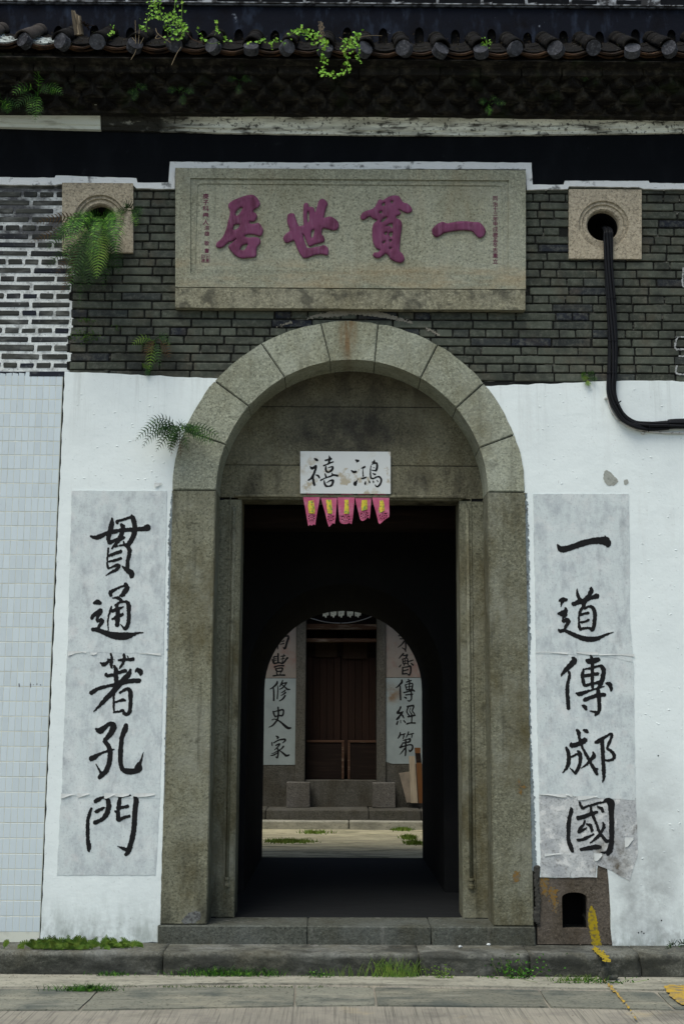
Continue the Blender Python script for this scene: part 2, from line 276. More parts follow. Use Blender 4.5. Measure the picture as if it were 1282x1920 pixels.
def sdf_mesh(xs, ys, D, mapper, thick=0.0, roundr=0.0):
    """mapper(u, v, h) -> point, h = height above the ground plane of the mark"""
    V = []; F = []; idx = {}
    def vert(u, v, d):
        k = (round(u, 4), round(v, 4))
        if k not in idx:
            h = thick if not roundr else thick*(.45+.55*math.sqrt(1-(1-min(1, max(0, -d)/roundr))**2))
            idx[k] = len(V); V.append(mapper(u, v, h))
        return idx[k]
    ny, nx = D.shape; ins = D < 0; border = []
    any_ = ins[:-1, :-1] | ins[1:, :-1] | ins[:-1, 1:] | ins[1:, 1:]; all_ = ins[:-1, :-1] & ins[1:, :-1] & ins[:-1, 1:] & ins[1:, 1:]
    for j in range(ny-1):
        i = 0; row = any_[j]
        for i in np.nonzero(row)[0]:
            c = [(i, j), (i+1, j), (i+1, j+1), (i, j+1)]
            if all_[j, i]:
                if not roundr:
                    if i and all_[j, i-1]: continue
                    e = i
                    while e+1 < nx-1 and all_[j, e+1]: e += 1
                    F.append([vert(xs[i], ys[j], -1), vert(xs[e+1], ys[j], -1), vert(xs[e+1], ys[j+1], -1), vert(xs[i], ys[j+1], -1)])
                else: F.append([vert(xs[a], ys[b], D[b, a]) for a, b in c])
                continue
            poly = []; cuts = []
            for k in range(4):
                a, b = c[k], c[(k+1) % 4]; da, db = D[a[1], a[0]], D[b[1], b[0]]
                if da < 0: poly.append(vert(xs[a[0]], ys[a[1]], da))
                if (da < 0) != (db < 0):
                    t = da/(da-db); q = vert(xs[a[0]]+(xs[b[0]]-xs[a[0]])*t, ys[a[1]]+(ys[b[1]]-ys[a[1]])*t, 0)
                    poly.append(q); cuts.append((len(poly)-1, da < 0))
            poly2 = [p for k, p in enumerate(poly) if k == 0 or p != poly[k-1]]
            if len(set(poly2)) >= 3:
                F.append(poly2)
                for (k, leaving) in cuts:
                    if leaving: border.append((poly[k], poly[(k+1) % len(poly)]))
    if thick and border:
        back = {}
        inv = {v: k for k, v in idx.items()}
        for a, b in border:
            if a == b: continue
            for q in (a, b):
                if q not in back: back[q] = len(V); V.append(mapper(*inv[q], 0))
            F.append([a, b, back[b], back[a]])
    return mesh('mark', V, F, smooth=False)
def px_mark(name, span, mt, Y, th=None, strokes=(), polys=(), holes=(), rough=.0, cell=1.0, thick=.0012, seed=1, roundr=0):
    n = (max(4, int((span[2]-span[0])/cell)), max(4, int((span[3]-span[1])/cell)))
    xs, ys, D = sdf_grid(n, span, strokes, polys, holes, rough, seed)
    m = sdf_mesh(xs, ys, D, lambda u, v, h: W(u, v, Y-h), thick, roundr)
    o = obj(name, m, mt)
    if th: put(o, th)
    return o
def brush(name, ox, oy, scale, strokes, Y, mt, parent, cell=1.15, rough=.33, dy=0, thick=.0012, polys=(), holes=(), roundr=0, seed=3):
    pts = [p for s in strokes for p in s]+[(a, b, 2) for P in polys for a, b in P]
    x0 = min(p[0]-p[2] for p in pts); x1 = max(p[0]+p[2] for p in pts); y0 = min(p[1]-p[2] for p in pts); y1 = max(p[1]+p[2] for p in pts)
    sp = (x0-1, y0-1, x1+1, y1+1); n = (max(6, int((sp[2]-sp[0])/cell)), max(6, int((sp[3]-sp[1])/cell)))
    xs, ys, D = sdf_grid(n, sp, strokes, polys, holes, rough, seed)
    m = sdf_mesh(xs, ys, D, lambda u, v, h: W(ox+u*scale, oy+(v+dy)*scale, Y-h), thick, roundr)
    return obj(name, m, mt)

def T(s): return [[tuple(float(c) for c in p.split(',')) for p in st.split()] for st in s.strip().split('/')]
def TP(s): return [[tuple(float(c) for c in p.split(',')) for p in st.split()] for st in s.strip().split('/')]
CH = {}
CH['guan'] = T('''46,20,3 46,28,8 44,38,9 41,48,9 40,57,7 42,63,5 47,60,5/42,62,6 50,58,6 60,56,7 67,53,5/10,51,4 19,53,8 28,50,8 36,46,7 48,43,8 58,41,7 70,40,7 85,39,8 100,38,8 107,36,12/55,28,5 55,25,5 62,23,5 72,20,5 80,18,5
/80,15,4 83,22,9 85,32,9 85,42,9 82,52,9 78,60,9 74,65,7 68,64,4 66,60,3/62,30,5 65,35,8 63,45,8 60,53,8 56,60,7 50,67,5 46,72,3/50,69,3 58,67,3 66,66,4 73,69,6/72,68,6 76,74,8 75,85,7 73,95,7 73,104,7/40,71,3 39,80,3.5 38,92,3 39,104,4 40,106,3
/42,84,5 52,80,6 61,77,6/42,94,4 52,92,5 61,89,5/40,106,3 48,103,4 55,100,6 58,103,6 52,109,6 44,113,4 36,118,1.5/64,103,3 70,108,7 78,113,11 80,118,9 79,121,5''')
CH['tong'] = T('''44,33,6 44,28,7 52,23,5 60,19,4 67,17,4/69,13,5 72,20,9 68,27,9 63,32,5 60,34,3 65,34,4 68,33,2/47,38,2 54,37,5 60,40,6 63,44,5/52,50,4 58,46,4 66,44,4 72,45,6 75,52,8 75,62,7 75,75,7 73,85,7 69,90,7 66,89,4 61,83,1.5
/45,52,2 43,60,4 40,70,3 39,80,3 40,92,2/54,51,6 56,60,8 56,72,8 55,84,8/47,60,6 56,57,6 65,53,3/47,74,4 55,70,6 64,66,6/16,46,5 21,45,9 26,46,6/12,72,6 14,68,7 22,62,7 27,58,6 27,63,5 23,69,5 20,75,4 22,78,4 28,75,6 30,78,6 26,84,6 22,90,5
/13,92,6 20,92,8 30,96,8 42,100,11 55,103,13 70,103,13 80,101,8 90,98,4 100,97,1.5''')
CH['zhu'] = T('''27,26,3 32,28,8 38,25,5 42,20,4/44,10,4 46,18,5 45,27,6 46,34,3/38,19,2 52,20,1/58,21,4 66,20,5 74,20,5 82,19,7/66,11,4 68,18,6 65,26,5 61,32,4 58,36,1/72,13,2 75,19,3/50,31,4 53,38,8 53,48,8 54,60,8/36,45,6 38,48,6 48,46,6 58,42,6 69,39,7
/11,77,8 20,71,7 32,67,6 45,64,6 60,60,8 75,57,8 85,56,8 92,56,9/78,38,5 74,46,9 66,55,10 56,66,10 46,77,9 36,87,8 26,98,6 15,109,1.5/85,42,1 90,37,7 95,41,9 95,46,4/50,75,5 49,85,4 49,96,4 50,110,4/50,110,4 58,109,4 64,107,5 67,112,6 71,114,6 76,110,7 78,95,7 78,82,8 77,74,8 73,70,6 66,73,5 60,77,4/51,93,3 58,91,4 65,89,6 68,90,4''')
CH['kong'] = T('''28,20,4 35,23,11 42,18,9 50,12,7 56,11,8 58,17,11 54,26,10 48,34,8 44,38,8/42,41,6 47,46,8 51,54,9 52,66,9 50,80,9 45,92,9 38,99,9 34,103,7/28,80,1 32,88,3 36,95,5/20,71,9 26,68,9 34,63,5 44,59,4 54,56,3 59,55,1
/79,14,8 78,20,10 73,32,8 71,45,8 70,60,9 70,75,8 72,86,8 76,91,9 86,93,11 98,92,9 104,88,7 103,80,6 106,72,4 109,60,1/96,90,8 101,80,7''')
CH['men'] = T('''29,33,4 26,42,6 23,55,6 23,70,7 23,85,7 25,98,8 25,106,4/36,21,7 42,17,7 50,14,5 56,16,6 59,24,9 58,34,9 54,45,9 48,51,7 40,55,7 36,57,8/38,38,7 50,32,5/78,13,5 77,22,7 75,35,7 75,48,8 76,53,6 84,49,6 94,46,5/71,38,5/77,33,5 82,31,5 91,29,6/78,14,3 88,12,2 96,10,3
/104,14,7 106,20,9 104,35,9 103,55,9 101,75,9 97,92,9 93,105,9 88,112,6/73,97,1 82,101,5 90,104,7''')
CH['yi'] = T('''23,57,4 27,63,9 34,64,11 48,60,10 65,54,11 82,50,11 98,49,13 105,50,15 109,54,11 109,57,8/104,42,3 106,48,6''')
CH['dao'] = T('''47,18,2 47,25,5 50,33,6 56,40,7/71,16,4 71,22,8 66,30,7 60,37,7 58,45,8/41,43,8 50,40,9 60,38,9 70,34,5 80,30,10/58,48,6 52,55,5 50,65,4 50,76,4 52,86,6 60,85,4 68,85,5 73,88,6 76,80,7 77,68,7 77,57,7 73,49,6 66,48,4 60,51,5/53,62,5 60,60,4 66,59,5/53,75,4 60,74,4 66,71,5
/16,38,3 22,36,8 28,36,6/22,38,7 20,43,4 19,48,1/15,60,4 21,60,9 27,56,8 27,51,4/27,62,7 23,67,4 23,73,5 29,71,8 32,74,7 28,81,6 26,86,4/15,87,3 18,90,6 26,89,6 36,94,7 48,99,8 60,103,9 74,104,9 84,102,7 94,97,5 103,94,3 109,92,1''')
CH['chuan'] = T('''40,17,5 42,22,10 36,29,10 28,37,8 22,44,5 19,50,1.5/33,41,4 34,47,5 31,60,6 30,75,7 31,90,7 32,103,7/63,21,5 68,23,9 78,21,9 83,20,8/69,12,2 72,18,6 73,30,6 73,45,6 73,66,6/58,37,4 56,45,6 57,55,6 60,64,6 70,62,5 80,60,5 86,58,6/58,37,3 68,35,4 80,32,4 88,31,6 92,38,8 91,50,8 88,60,8 84,68,6/58,48,6 70,46,6 82,44,6
/46,78,4 52,79,8 60,76,6 72,72,4 82,69,3 92,66,2 98,65,1/96,60,3 102,62,8 105,68,7 105,73,4/60,89,7 70,85,7 82,81,7 93,80,7/82,70,6 84,80,8 85,95,7 85,105,7 82,112,6 78,115,4/67,108,1 75,109,4 80,111,5/55,98,3 60,101,7 62,105,5''')
CH['cheng'] = T('''42,17,5 45,22,7 46,30,5 48,38,6 51,46,4 56,56,5 62,67,6 68,78,6 73,86,7 76,92,6/77,84,3/32,40,4 34,44,8 44,41,8 54,36,10 56,33,6/54,17,4 58,19,7 60,21,5/24,48,5 27,56,7 28,66,7 27,76,7 23,84,5 17,91,1.5/21,49,2/30,65,4 37,61,4 43,58,4/43,53,3 47,58,7 48,68,6 46,78,6 42,87,6 39,92,4 35,87,3 30,82,1.5
/70,55,3 71,62,8 66,68,6 60,75,5 54,80,3 49,83,1/75,38,6 80,36,8 84,33,7 92,28,5 100,24,5 102,26,5 100,33,5 96,42,5 94,49,4 99,52,5 105,58,6 105,66,6 99,69,5 91,69,4/85,36,8 86,50,7 87,70,7 88,90,7 88,100,5 86,107,1.5''')
CH['guo'] = T('''27,31,3 28,37,7 25,47,7 23,60,8 23,75,7 23,88,7 27,99,8 30,107,5/42,22,4 44,28,5 48,32,5 55,29,4 63,27,4 72,24,5 82,22,4 90,19,9 96,24,13 96,35,10 97,50,9 97,65,9 97,80,9 96,95,9 93,106,10 90,112,5/77,107,1 84,109,4 90,107,6/61,28,4 62,38,5 66,48,5 71,60,5 76,73,5 82,82,6 88,89,6 94,88,6/40,49,8 50,47,8 60,43,7 72,39,5/73,30,3 79,33,6 82,38,5
/51,54,3 49,60,5 44,66,6 41,73,6 47,70,5 54,66,3/55,60,4 60,62,6 63,69,6 63,72,4/39,87,5 48,86,6 58,81,5 66,77,3/82,57,3 84,64,6 80,71,5 75,79,6 68,86,5 60,92,2/45,103,6 58,101,8 70,99,9 77,99,6''')
CH['xi'] = T('''49,28,3 54,31,7 57,33,5/38,50,3 42,54,7 48,52,7 53,48,6 52,56,6 49,65,6 45,74,6 39,82,5 33,86,4/45,76,6 46,86,6 48,96,7 49,100,4/54,98,2/53,72,3 59,74,5 62,79,5/78,33,4 86,31,5 93,29,6/88,20,2 90,28,7 88,36,5 86,43,4/74,47,5 80,44,3 88,41,4 99,37,4/80,48,3 79,56,5 82,63,5 88,64,4 94,60,6 98,54,6 97,50,5 91,51,3 85,53,2
/77,69,3 80,76,5/96,67,3 97,72,4/66,86,4 78,80,3 90,76,4 100,72,5 110,74,6/75,86,2 76,94,5 80,101,6 88,102,4 95,99,6 98,92,6 98,86,6 91,87,4 84,91,2 80,93,1''')
CH['hong'] = T('''23,32,3 28,34,7 31,34,5/27,36,5 26,39,1/12,60,3 18,64,6 24,63,6/30,82,1 27,88,3 22,95,10 23,98,6/39,54,2 44,52,5 48,50,5/43,56,2 43,66,3 44,75,4/39,81,3 44,81,5 51,78,4/73,31,2 73,36,5 68,38,3/66,44,2 72,41,4 79,40,5 81,46,6 80,54,6 78,60,5 72,60,3 66,59,2/65,46,2 63,56,3 63,70,4 65,80,5 72,81,4 80,77,4 87,77,5 92,84,5 90,94,5 85,101,5 80,103,4 76,99,3
/68,53,1 74,52,2/69,68,2 74,70,5 77,70,3/50,89,2 49,96,5/60,88,3 61,92,4/70,88,3 71,91,4/80,86,2 83,90,3''')
CH['nan'] = T('''38,36,3 66,30,3/52,22,3 52,42,3/42,48,3 42,60,3 42,78,3/42,48,3 56,46,3 69,44,4/69,44,3 70,49,5 66,60,5 62,74,5 59,77,4 56,73,2/48,66,2 58,64,3/52,59,2 58,57,3''')
CH['feng'] = T('''43,90,4 43,102,4 43,113,4/33,96,2 33,112,2/29,99,2 39,97,3/28,104,2 39,103,2/28,109,2 39,107,2/28,105,3 31,113,4 34,115,4 45,113,3 54,115,4 60,110,4 64,104,4 67,101,5/58,91,2 55,104,2 54,115,3/50,97,2 61,95,3/50,104,2 60,102,2/34,124,4 45,121,3 57,121,4/37,129,4 40,136,4/37,129,2 54,127,4 52,136,3/40,136,3 50,135,3/39,139,3 41,144,3/50,138,2 48,144,2/30,147,3 45,145,3 60,145,4''')
CH['xiu'] = T('''41,161,3 40,167,5 34,173,4 28,178,3 22,181,1.5/31,178,3 32,190,4 32,210,4/43,172,2 42,190,3 41,206,3/55,158,2 52,166,4 47,175,2/54,167,3 65,164,3/65,165,3 60,172,3 54,178,3 46,182,1.5/53,170,2 60,175,3 66,181,4 73,182,3/61,184,3 56,188,3 50,191,1/62,190,4 57,194,3 50,198,1.5/61,198,4 56,205,4 51,209,3 45,212,1.5''')
CH['shi'] = T('''43,228,4 44,242,4 43,252,4 41,260,4 34,269,4 28,275,3 19,279,1.5/30,238,3 33,247,4 36,252,4/36,252,3 45,249,3 54,249,4 57,240,4 55,234,4 45,236,3 32,239,2/28,260,3 33,258,2 40,260,3 50,266,4 60,275,6 68,281,6 75,281,4''')
CH['jia'] = T('''38,302,3 43,305,5 41,308,3/27,318,3 28,326,3/32,319,3 45,312,3 58,310,4 62,312,4 58,317,3 53,320,1/37,326,3 47,322,4 43,329,3 34,337,2/40,332,2 43,337,4 43,347,4 41,357,4 37,355,2/41,340,2 33,345,2 25,347,1/41,345,2 33,350,3 24,352,1.5/57,328,4 52,334,3 46,338,2/46,338,2 55,345,4 64,352,5 72,350,3''')
CH['zong'] = T('''58,58,4 52,66,3 42,74,1.5/53,75,2 60,79,3 62,84,3/62,60,4 62,80,3/48,52,3 76,50,3/44,44,3 78,40,3/60,34,4 61,39,3/66,62,3 76,72,4''')
CH['lu'] = T('''56,90,4 50,96,3 45,102,2/53,93,3 60,95,3 66,93,4 63,100,3/54,104,3 56,116,3/54,104,2 66,102,3 67,115,3/56,116,2 67,115,2/55,110,2 66,108,2/60,103,2 61,116,2/50,118,2 46,124,3/59,117,2 57,121,2/68,117,3 69,120,2/76,115,3 81,119,4/67,111,2 76,108,3 82,106,2/54,125,3 54,142,4/54,125,2 66,124,3 74,122,4 75,135,4 72,144,4 68,144,3/56,134,3 68,131,3/56,142,3 66,141,3''')
CH['chuanb'] = T('''52,158,4 52,164,5 46,170,4 41,175,3 36,178,1.5/48,174,3 48,190,4 49,208,4/64,163,3 76,159,3/69,156,3 72,165,3 71,182,3/61,170,3 64,180,3/61,170,2 78,166,3 79,175,4 77,183,3/64,183,3 77,182,3/63,176,2 76,174,2/80,182,3 84,186,4/57,190,3 70,187,3 80,185,2/62,196,3 80,194,3/76,186,3 77,200,4 76,208,3 71,212,3 67,210,2/59,202,3 63,204,4''')
CH['jing'] = T('''49,227,4 46,234,4 41,242,5 48,242,4 55,239,3/53,242,4 50,246,4 43,254,4 39,259,4 46,254,3/50,246,3 54,249,4 57,255,3/42,264,3 39,271,4/49,261,2 49,268,2/57,262,3 61,267,3/66,226,4 75,224,4 82,223,4/68,228,3 65,237,3 66,242,3 71,249,3/75,229,2 72,237,2 77,245,3 79,250,2/83,226,3 79,236,3 83,243,3 86,249,3/68,252,4 77,250,4 85,249,3/78,252,3 77,266,3/65,270,4 75,268,3 86,268,4''')
CH['di'] = T('''48,293,3 47,300,4 42,308,2/49,299,2 60,296,3/57,297,2 57,302,3 55,309,2/69,291,3 67,298,3 63,305,2/69,298,2 82,295,3/78,296,2 78,301,3 77,306,2/55,313,2 64,311,2 73,309,4 72,316,4 64,318,3 54,320,3/54,320,2 50,328,4 48,331,4 60,327,3 72,324,3 79,326,4 79,335,4 73,341,4 70,337,2/62,310,3 62,327,4 62,342,4 61,352,3/59,334,3 53,342,3 46,350,1''')
PK = {}
PK['ju'] = (TP('''34,33 37,27 50,20 65,15 77,13 84,18 89,26 90,31 86,36 81,38 77,43 83,46 85,51 82,58 77,61 71,59 72,64 80,64 86,61 91,66 95,73 94,81 90,86 85,84 78,82 64,82 63,86 70,88 80,86 88,88 91,93 89,99 84,104 83,112 84,118 80,122 68,122 60,124 50,121 40,112 35,105 36,100 42,96 50,88 42,94 35,95 30,101 24,105 17,106 13,102 15,96 22,91 27,84 31,74 34,62 37,50 38,41'''),
            TP('''48,41 61,33 55,46 48,52/45,65 55,64 53,71 42,76/55,107 60,100 70,97 64,108 59,110'''))
PK['shi'] = (TP('''22,43 26,41 34,41 36,50 40,60 42,64 46,62 50,62 49,50 49,35 50,25 54,22 58,25 59,31 63,29 68,32 69,40 70,38 73,28 75,19 80,16 86,17 92,25 88,32 86,42 84,50 90,47 96,46 103,50 110,57 110,65 107,70 101,71 90,68 82,66 80,78 84,80 86,86 85,91 78,92 68,95 60,99 57,96 53,86 50,78 47,76 52,92 56,102 68,99 78,98 84,95 90,98 93,104 92,112 90,114 80,111 68,113 58,117 50,119 45,114 40,105 36,95 33,87 28,90 20,93 16,89 14,83 19,76 26,72 26,68 22,60 21,52'''),
             TP('''56,38 59,38 59,57 56,57/63,70 69,68 66,83 62,83'''))
PK['guan'] = (TP('''14,43 18,37 25,34 35,31 40,26 44,17 48,13 52,17 58,12 66,8 76,7 82,10 87,20 95,21 100,26 104,33 101,37 94,39 88,36 82,32 79,32 84,38 82,41 75,43 76,47 82,49 86,56 85,64 83,75 82,90 81,104 86,107 90,115 89,121 83,124 74,122 65,117 63,112 58,107 54,110 48,115 42,116 36,113 35,109 39,105 44,106 49,101 43,100 38,95 35,85 34,72 35,60 38,54 44,51 40,49 34,47 31,43 26,46 20,50 15,49'''),
              TP('''51,23 56,19 56,26 52,26/46,35 52,34 51,39 47,39/48,53 58,44 61,46 52,54/57,61 64,56 70,56 69,66 65,60 61,60/62,73 70,69 69,79 65,79/54,72 61,70 58,77/52,88 58,85 54,91/65,17 71,17 68,23/63,85 68,83 66,89/63,98 68,97 66,101'''))
PK['yi'] = (TP('''12,66 15,61 23,54 30,51 34,51 38,54 48,52 60,50 75,50 86,52 93,51 99,55 104,62 106,69 103,75 98,79 93,79 88,74 83,68 76,66 60,66 45,68 32,71 27,76 20,78 15,74'''), [])
U1 = 140/128.2; U2 = 90/128.2; U3 = 80/109.7

# ------------------------------------------------------------------ the setting: ground
def ground(name, pts, z, mt, jit=0):
    vs = [(x, y, z) for x, y in pts]; return struct(name, mesh(name, vs, [tuple(range(len(vs)))]), mt)
Z1, Z2, ZS = -.115, -.25, -.254
ground('street', [(-60, -60), (60, -60), (60, 60), (-60, 60)], -.262, CON)
# narrow pale screed against the kerb and the row of worn slabs beyond it
def gp(a, b, z): p = G(a, b, z); return (p.x, p.y)
pave = bpy.data.objects.new('pavement', None); COL.objects.link(pave); pave['kind'] = 'structure'
def slab(pts, z0, z1, mt, name='paving_slab', parent=None, bev=.006):
    bm = bmesh.new(); a = [bm.verts.new((x, y, z1)) for x, y in pts]; b = [bm.verts.new((x, y, z0)) for x, y in pts]
    bm.faces.new(a); bm.faces.new(b[::-1]); n = len(a)
    for i in range(n): bm.faces.new((a[i], a[(i+1) % n], b[(i+1) % n], b[i]))
    bmesh.ops.bevel(bm, geom=[e for e in bm.edges if all(abs(v.co.z-z1) < 1e-6 for v in e.verts)], offset=bev, segments=2, affect='EDGES')
    return obj(name, bm_mesh(bm), mt, parent or pave)
zz = -.251
slab(jag([gp(-700, 1802, zz), gp(-700, 1852, zz), gp(185, 1849, zz), gp(420, 1842, zz), gp(800, 1846, zz), gp(1290, 1856, zz), gp(2000, 1868, zz), gp(2000, 1812, zz)], .008, .15), -.3, zz, SLP, 'screed_strip')
sj = [(-700, 1856, -700, 1896), (-200, 1856, -210, 1892), (190, 1853, 150, 1893), (553, 1849, 553, 1885), (700, 1851, 705, 1884), (1010, 1856, 1030, 1887), (1228, 1860, 1262, 1892), (2000, 1874, 2050, 1912)]
for (a, b) in zip(sj, sj[1:]):
    z = -.2525-random.uniform(0, .004)
    pts = [gp(a[0]+2, a[1], z), gp(b[0]-2, b[1], z), gp(b[2]-2, b[3], z), gp(a[2]+2, a[3], z)]
    slab(jag(pts, .004, .12), -.3, z, SLB)
def flatmark(name, pxpts, z, mt, label, cat, strokes=None, rough=2.2, cell=2.2):
    xs0 = min(p[0] for p in pxpts); xs1 = max(p[0] for p in pxpts); ys0 = min(p[1] for p in pxpts); ys1 = max(p[1] for p in pxpts)
    sp = (xs0-4, ys0-4, xs1+4, ys1+4)
    xs, ys, D = sdf_grid((int((sp[2]-sp[0])/cell), int((sp[3]-sp[1])/cell)), sp, strokes or (), () if strokes else [pxpts], (), rough, 5)
    return tag(obj(name, sdf_mesh(xs, ys, D, lambda u, v, h: G(u, v, z)), mt), label, cat)
flatmark('road_marking', [(1238, 1849), (1262, 1846), (1350, 1850), (1400, 1895), (1283, 1893)], -.2465, YEL, 'worn yellow road marking patch at the right end of the slabs', 'road marking', rough=1.0)
flatmark('spray_line', [(1120, 1838), (1210, 1925)], -.2455, YEL, 'faint thin yellow spray line running down from kerb to street', 'paint mark', strokes=[[(1132, 1838, 2.5), (1150, 1856, 4.5), (1165, 1874, 3), (1178, 1890, 2), (1200, 1922, 1.6)]], rough=1.2, cell=1.5)

# kerb platform of long granite stones
kerb = bpy.data.objects.new('kerb', None); COL.objects.link(kerb); kerb['kind'] = 'structure'
kj = [-5.2, -3.6, -2.235, -1.135, .45, 1.14, 1.83, 3.4, 5.2]
KF = -.35
for i, (a, b) in enumerate(zip(kj, kj[1:])):
    dz = random.uniform(-.004, .004); n = 14; pts = []
    if a == .45: b = 1.14
    fr = KF-(.01 if i % 2 else 0)-(.03 if b <= -2.2 else 0)
    bm = bmesh.new()
    N = 24; row = []
    prof = [(0.03, Z1), (fr+.016, Z1-.001), (fr+.004, Z1-.010), (fr, Z1-.028), (fr+.003, Z1-.08), (fr+.004, Z2-.02)]
    for k in range(N+1):
        x = a+.004+(b-a-.008)*k/N; r = []
        for j, (y, z) in enumerate(prof):
            e = mn.noise(Vector((x*4, j*.4, i*3.1)))*.008+mn.noise(Vector((x*19, j*2.3, i)))*.006+mn.noise(Vector((x*60, j*5.3, i)))*.003
            cut = 0
            if b == kj[2+0] and j > 0: cut = .12*max(0, (x-(-2.45))/.2)**2
            if a == kj[2] and j > 0: cut = .10*max(0, (-2.12-x)/.1)**2
            if b == 1.83 and j in (1, 2, 3): cut = .05*max(0, (x-1.76)/.06)
            r.append(bm.verts.new((x, y+(e+cut if j else 0), z+dz+(e*.5 if j in (1, 2, 3) else 0))))
        row.append(r)
    for k in range(N):
        for j in range(len(prof)-1): bm.faces.new((row[k][j], row[k+1][j], row[k+1][j+1], row[k][j+1]))
    for r in (row[0], row[-1]):
        bb = [bm.verts.new((r[0].co.x, .03, Z2-.02))]; bm.faces.new(r+bb)
    o = obj('kerb_stone', bm_mesh(bm, True), GRK, kerb)
# ------------------------------------------------------------------ gatehouse wall core
wall = thing('gatehouse', 'grey brick village gatehouse with white plastered base and dark tiled eaves', 'building', (0, 0, -.25))
XO = 1.21; SP = W(654, 922).z   # outer arch radius, spring height
ARCC = (0.005, SP); RO = 1.205; RI = .928; CI = .028
def arc(c, r, a0, a1, n): return [(c[0]+r*math.sin(R(a0+(a1-a0)*i/n)), c[1]+r*math.cos(R(a0+(a1-a0)*i/n))) for i in range(n+1)]
def circ(cx, cz, r, n=36): return [(cx+r*math.cos(2*math.pi*i/n), cz+r*math.sin(2*math.pi*i/n)) for i in range(n)]
rw = []
for (hx, hy) in ((187, 410), (1131, 421)):
    p = W(hx, hy, -.03); rw.append((p.x, p.z))
c = W(1076, 1715, -.02); NX, NZ = c.x, c.z
gate_notch = [(-1.2, -.25)]+arc(ARCC, 1.2, -90, 90, 24)+[(1.2, -.25)]
nb = [(W(1053, 1740, 0).x, -.01), (W(1053, 1740, 0).x, .13)]
core = [(-5, -.25)]+gate_notch+[(5, -.25), (5, 6.95), (-5, 6.95)]
put(obj('wall_core', prism([core, circ(rw[0][0], rw[0][1], .13), circ(rw[1][0], rw[1][1], .13), [(NX-.088, -.02), (NX+.088, -.02), (NX+.088, .24), (NX-.088, .24)]], 0, .28), MO), wall)
core2 = [(-5, -.25), (-.87, -.25), (-.87, 2.95), (.87, 2.95), (.87, -.25), (5, -.25), (5, 6.95), (-5, 6.95)]
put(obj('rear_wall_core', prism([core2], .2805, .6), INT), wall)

# ---- plaster sheets
edgeL = [(-1.205, z) for z in (-.125, .6, 1.3, 2.0, 2.6)]
def sheet(pts, mt, y0=-.022, amp=.004, holes=(), name='plaster_sheet', th=wall, step=.05):
    m = prism([jag(pts, amp, step)]+list(holes), y0, .002); return put(obj(name, m, mt), th)
xl = W(114, 900).x; xl2 = W(120, 706).x
zt = W(250, 699).z; ztr = W(1150, 716).z
ctr = arc((ARCC[0], ARCC[1]), 1.2, -90, -48.9, 12)
sheet([(xl, -.122), (W(300, 1770).x+.002, -.112)]+ctr+[(xl2+.01, zt)], PL)
ctr = arc((ARCC[0], ARCC[1]), 1.2, 51.5, 90, 12)
pn = [W(1143, 1785, -.02), W(1141, 1640, -.02)]
nxl = W(1012, 1700, -.02).x; nxr = W(1139, 1700, -.02).x; nzt = W(1070, 1645, -.02).z
sheet(ctr+[(1.205, W(1000, 1622).z), (nxl, W(1010, 1625).z), (nxl, nzt), (W(1117, 1645).x, nzt), (W(1120, 1625).x, W(1120, 1612).z), (nxr-.01, W(1136, 1608).z), (nxr+.008, W(1139, 1650).z), (nxr+.012, .2), (nxr+.02, W(1150, 1786).z), (2.3, -.112), (2.9, -.118), (5, -.12), (5, ztr), (1.9, ztr+.003)], PL)
# patches of bare render
for pp in [[(1131, 886), (1137, 880), (1146, 888), (1158, 900), (1156, 908), (1140, 912), (1131, 902)], [(1168, 900), (1176, 898), (1178, 906), (1170, 910)]]:
    px_mark('chipped_patch', (min(p[0] for p in pp)-2, min(p[1] for p in pp)-2, max(p[0] for p in pp)+2, max(p[1] for p in pp)+2), CHP, -.0225, wall, polys=[pp], rough=.5, thick=.0015)
for (a, b) in ((1239, 1726), (1196, 1749), (1202, 1747), (1206, 1750), (1233, 1417)):
    px_mark('wall_pock', (a-4, b-4, a+4, b+4), VOID, -.0225, wall, polys=[[(a-1.3, b-1.3), (a+1.2, b-1.4), (a+1.6, b+1), (a-1, b+1.4)]], rough=.3, thick=.001, cell=.8)
# flaking paint: small raised curls and ridges on the plaster
fl = []
for i in range(150):
    side = random.random() < .6
    px = random.uniform(1000, 1275) if side else random.uniform(125, 320); py = random.uniform(730, 900) if random.random() < .45 or not side else random.uniform(900, 1700)
    if not side and py > 915: continue
    if side and 995 < px < 1195 and py > 915: px = random.uniform(1200, 1280)
    p = W(px, py, -.022); 
    if math.hypot(p.x-ARCC[0], p.z-SP) < 1.23 and p.z > SP: continue
    s = random.uniform(.004, .013); a = random.uniform(-.6, .6); ux = Vector((math.cos(a), 0, math.sin(a)))*s; uz = Vector((-math.sin(a), 0, math.cos(a)))*s*random.uniform(.3, .7)
    k = [p-ux-uz*.3, p-ux*.3+uz, p+ux*.5+uz*.8, p+ux-uz*.2, p-uz]
    vs = [q.copy() for q in k]; top = p+Vector((0, -s*.35, 0)); fl.append((vs+[top], [(0, 1, 5), (1, 2, 5), (2, 3, 5), (3, 4, 5), (4, 0, 5)]))
o = put(obj('paint_flakes', mesh('f', *join(fl)), PL), wall); o['kind'] = 'stuff'

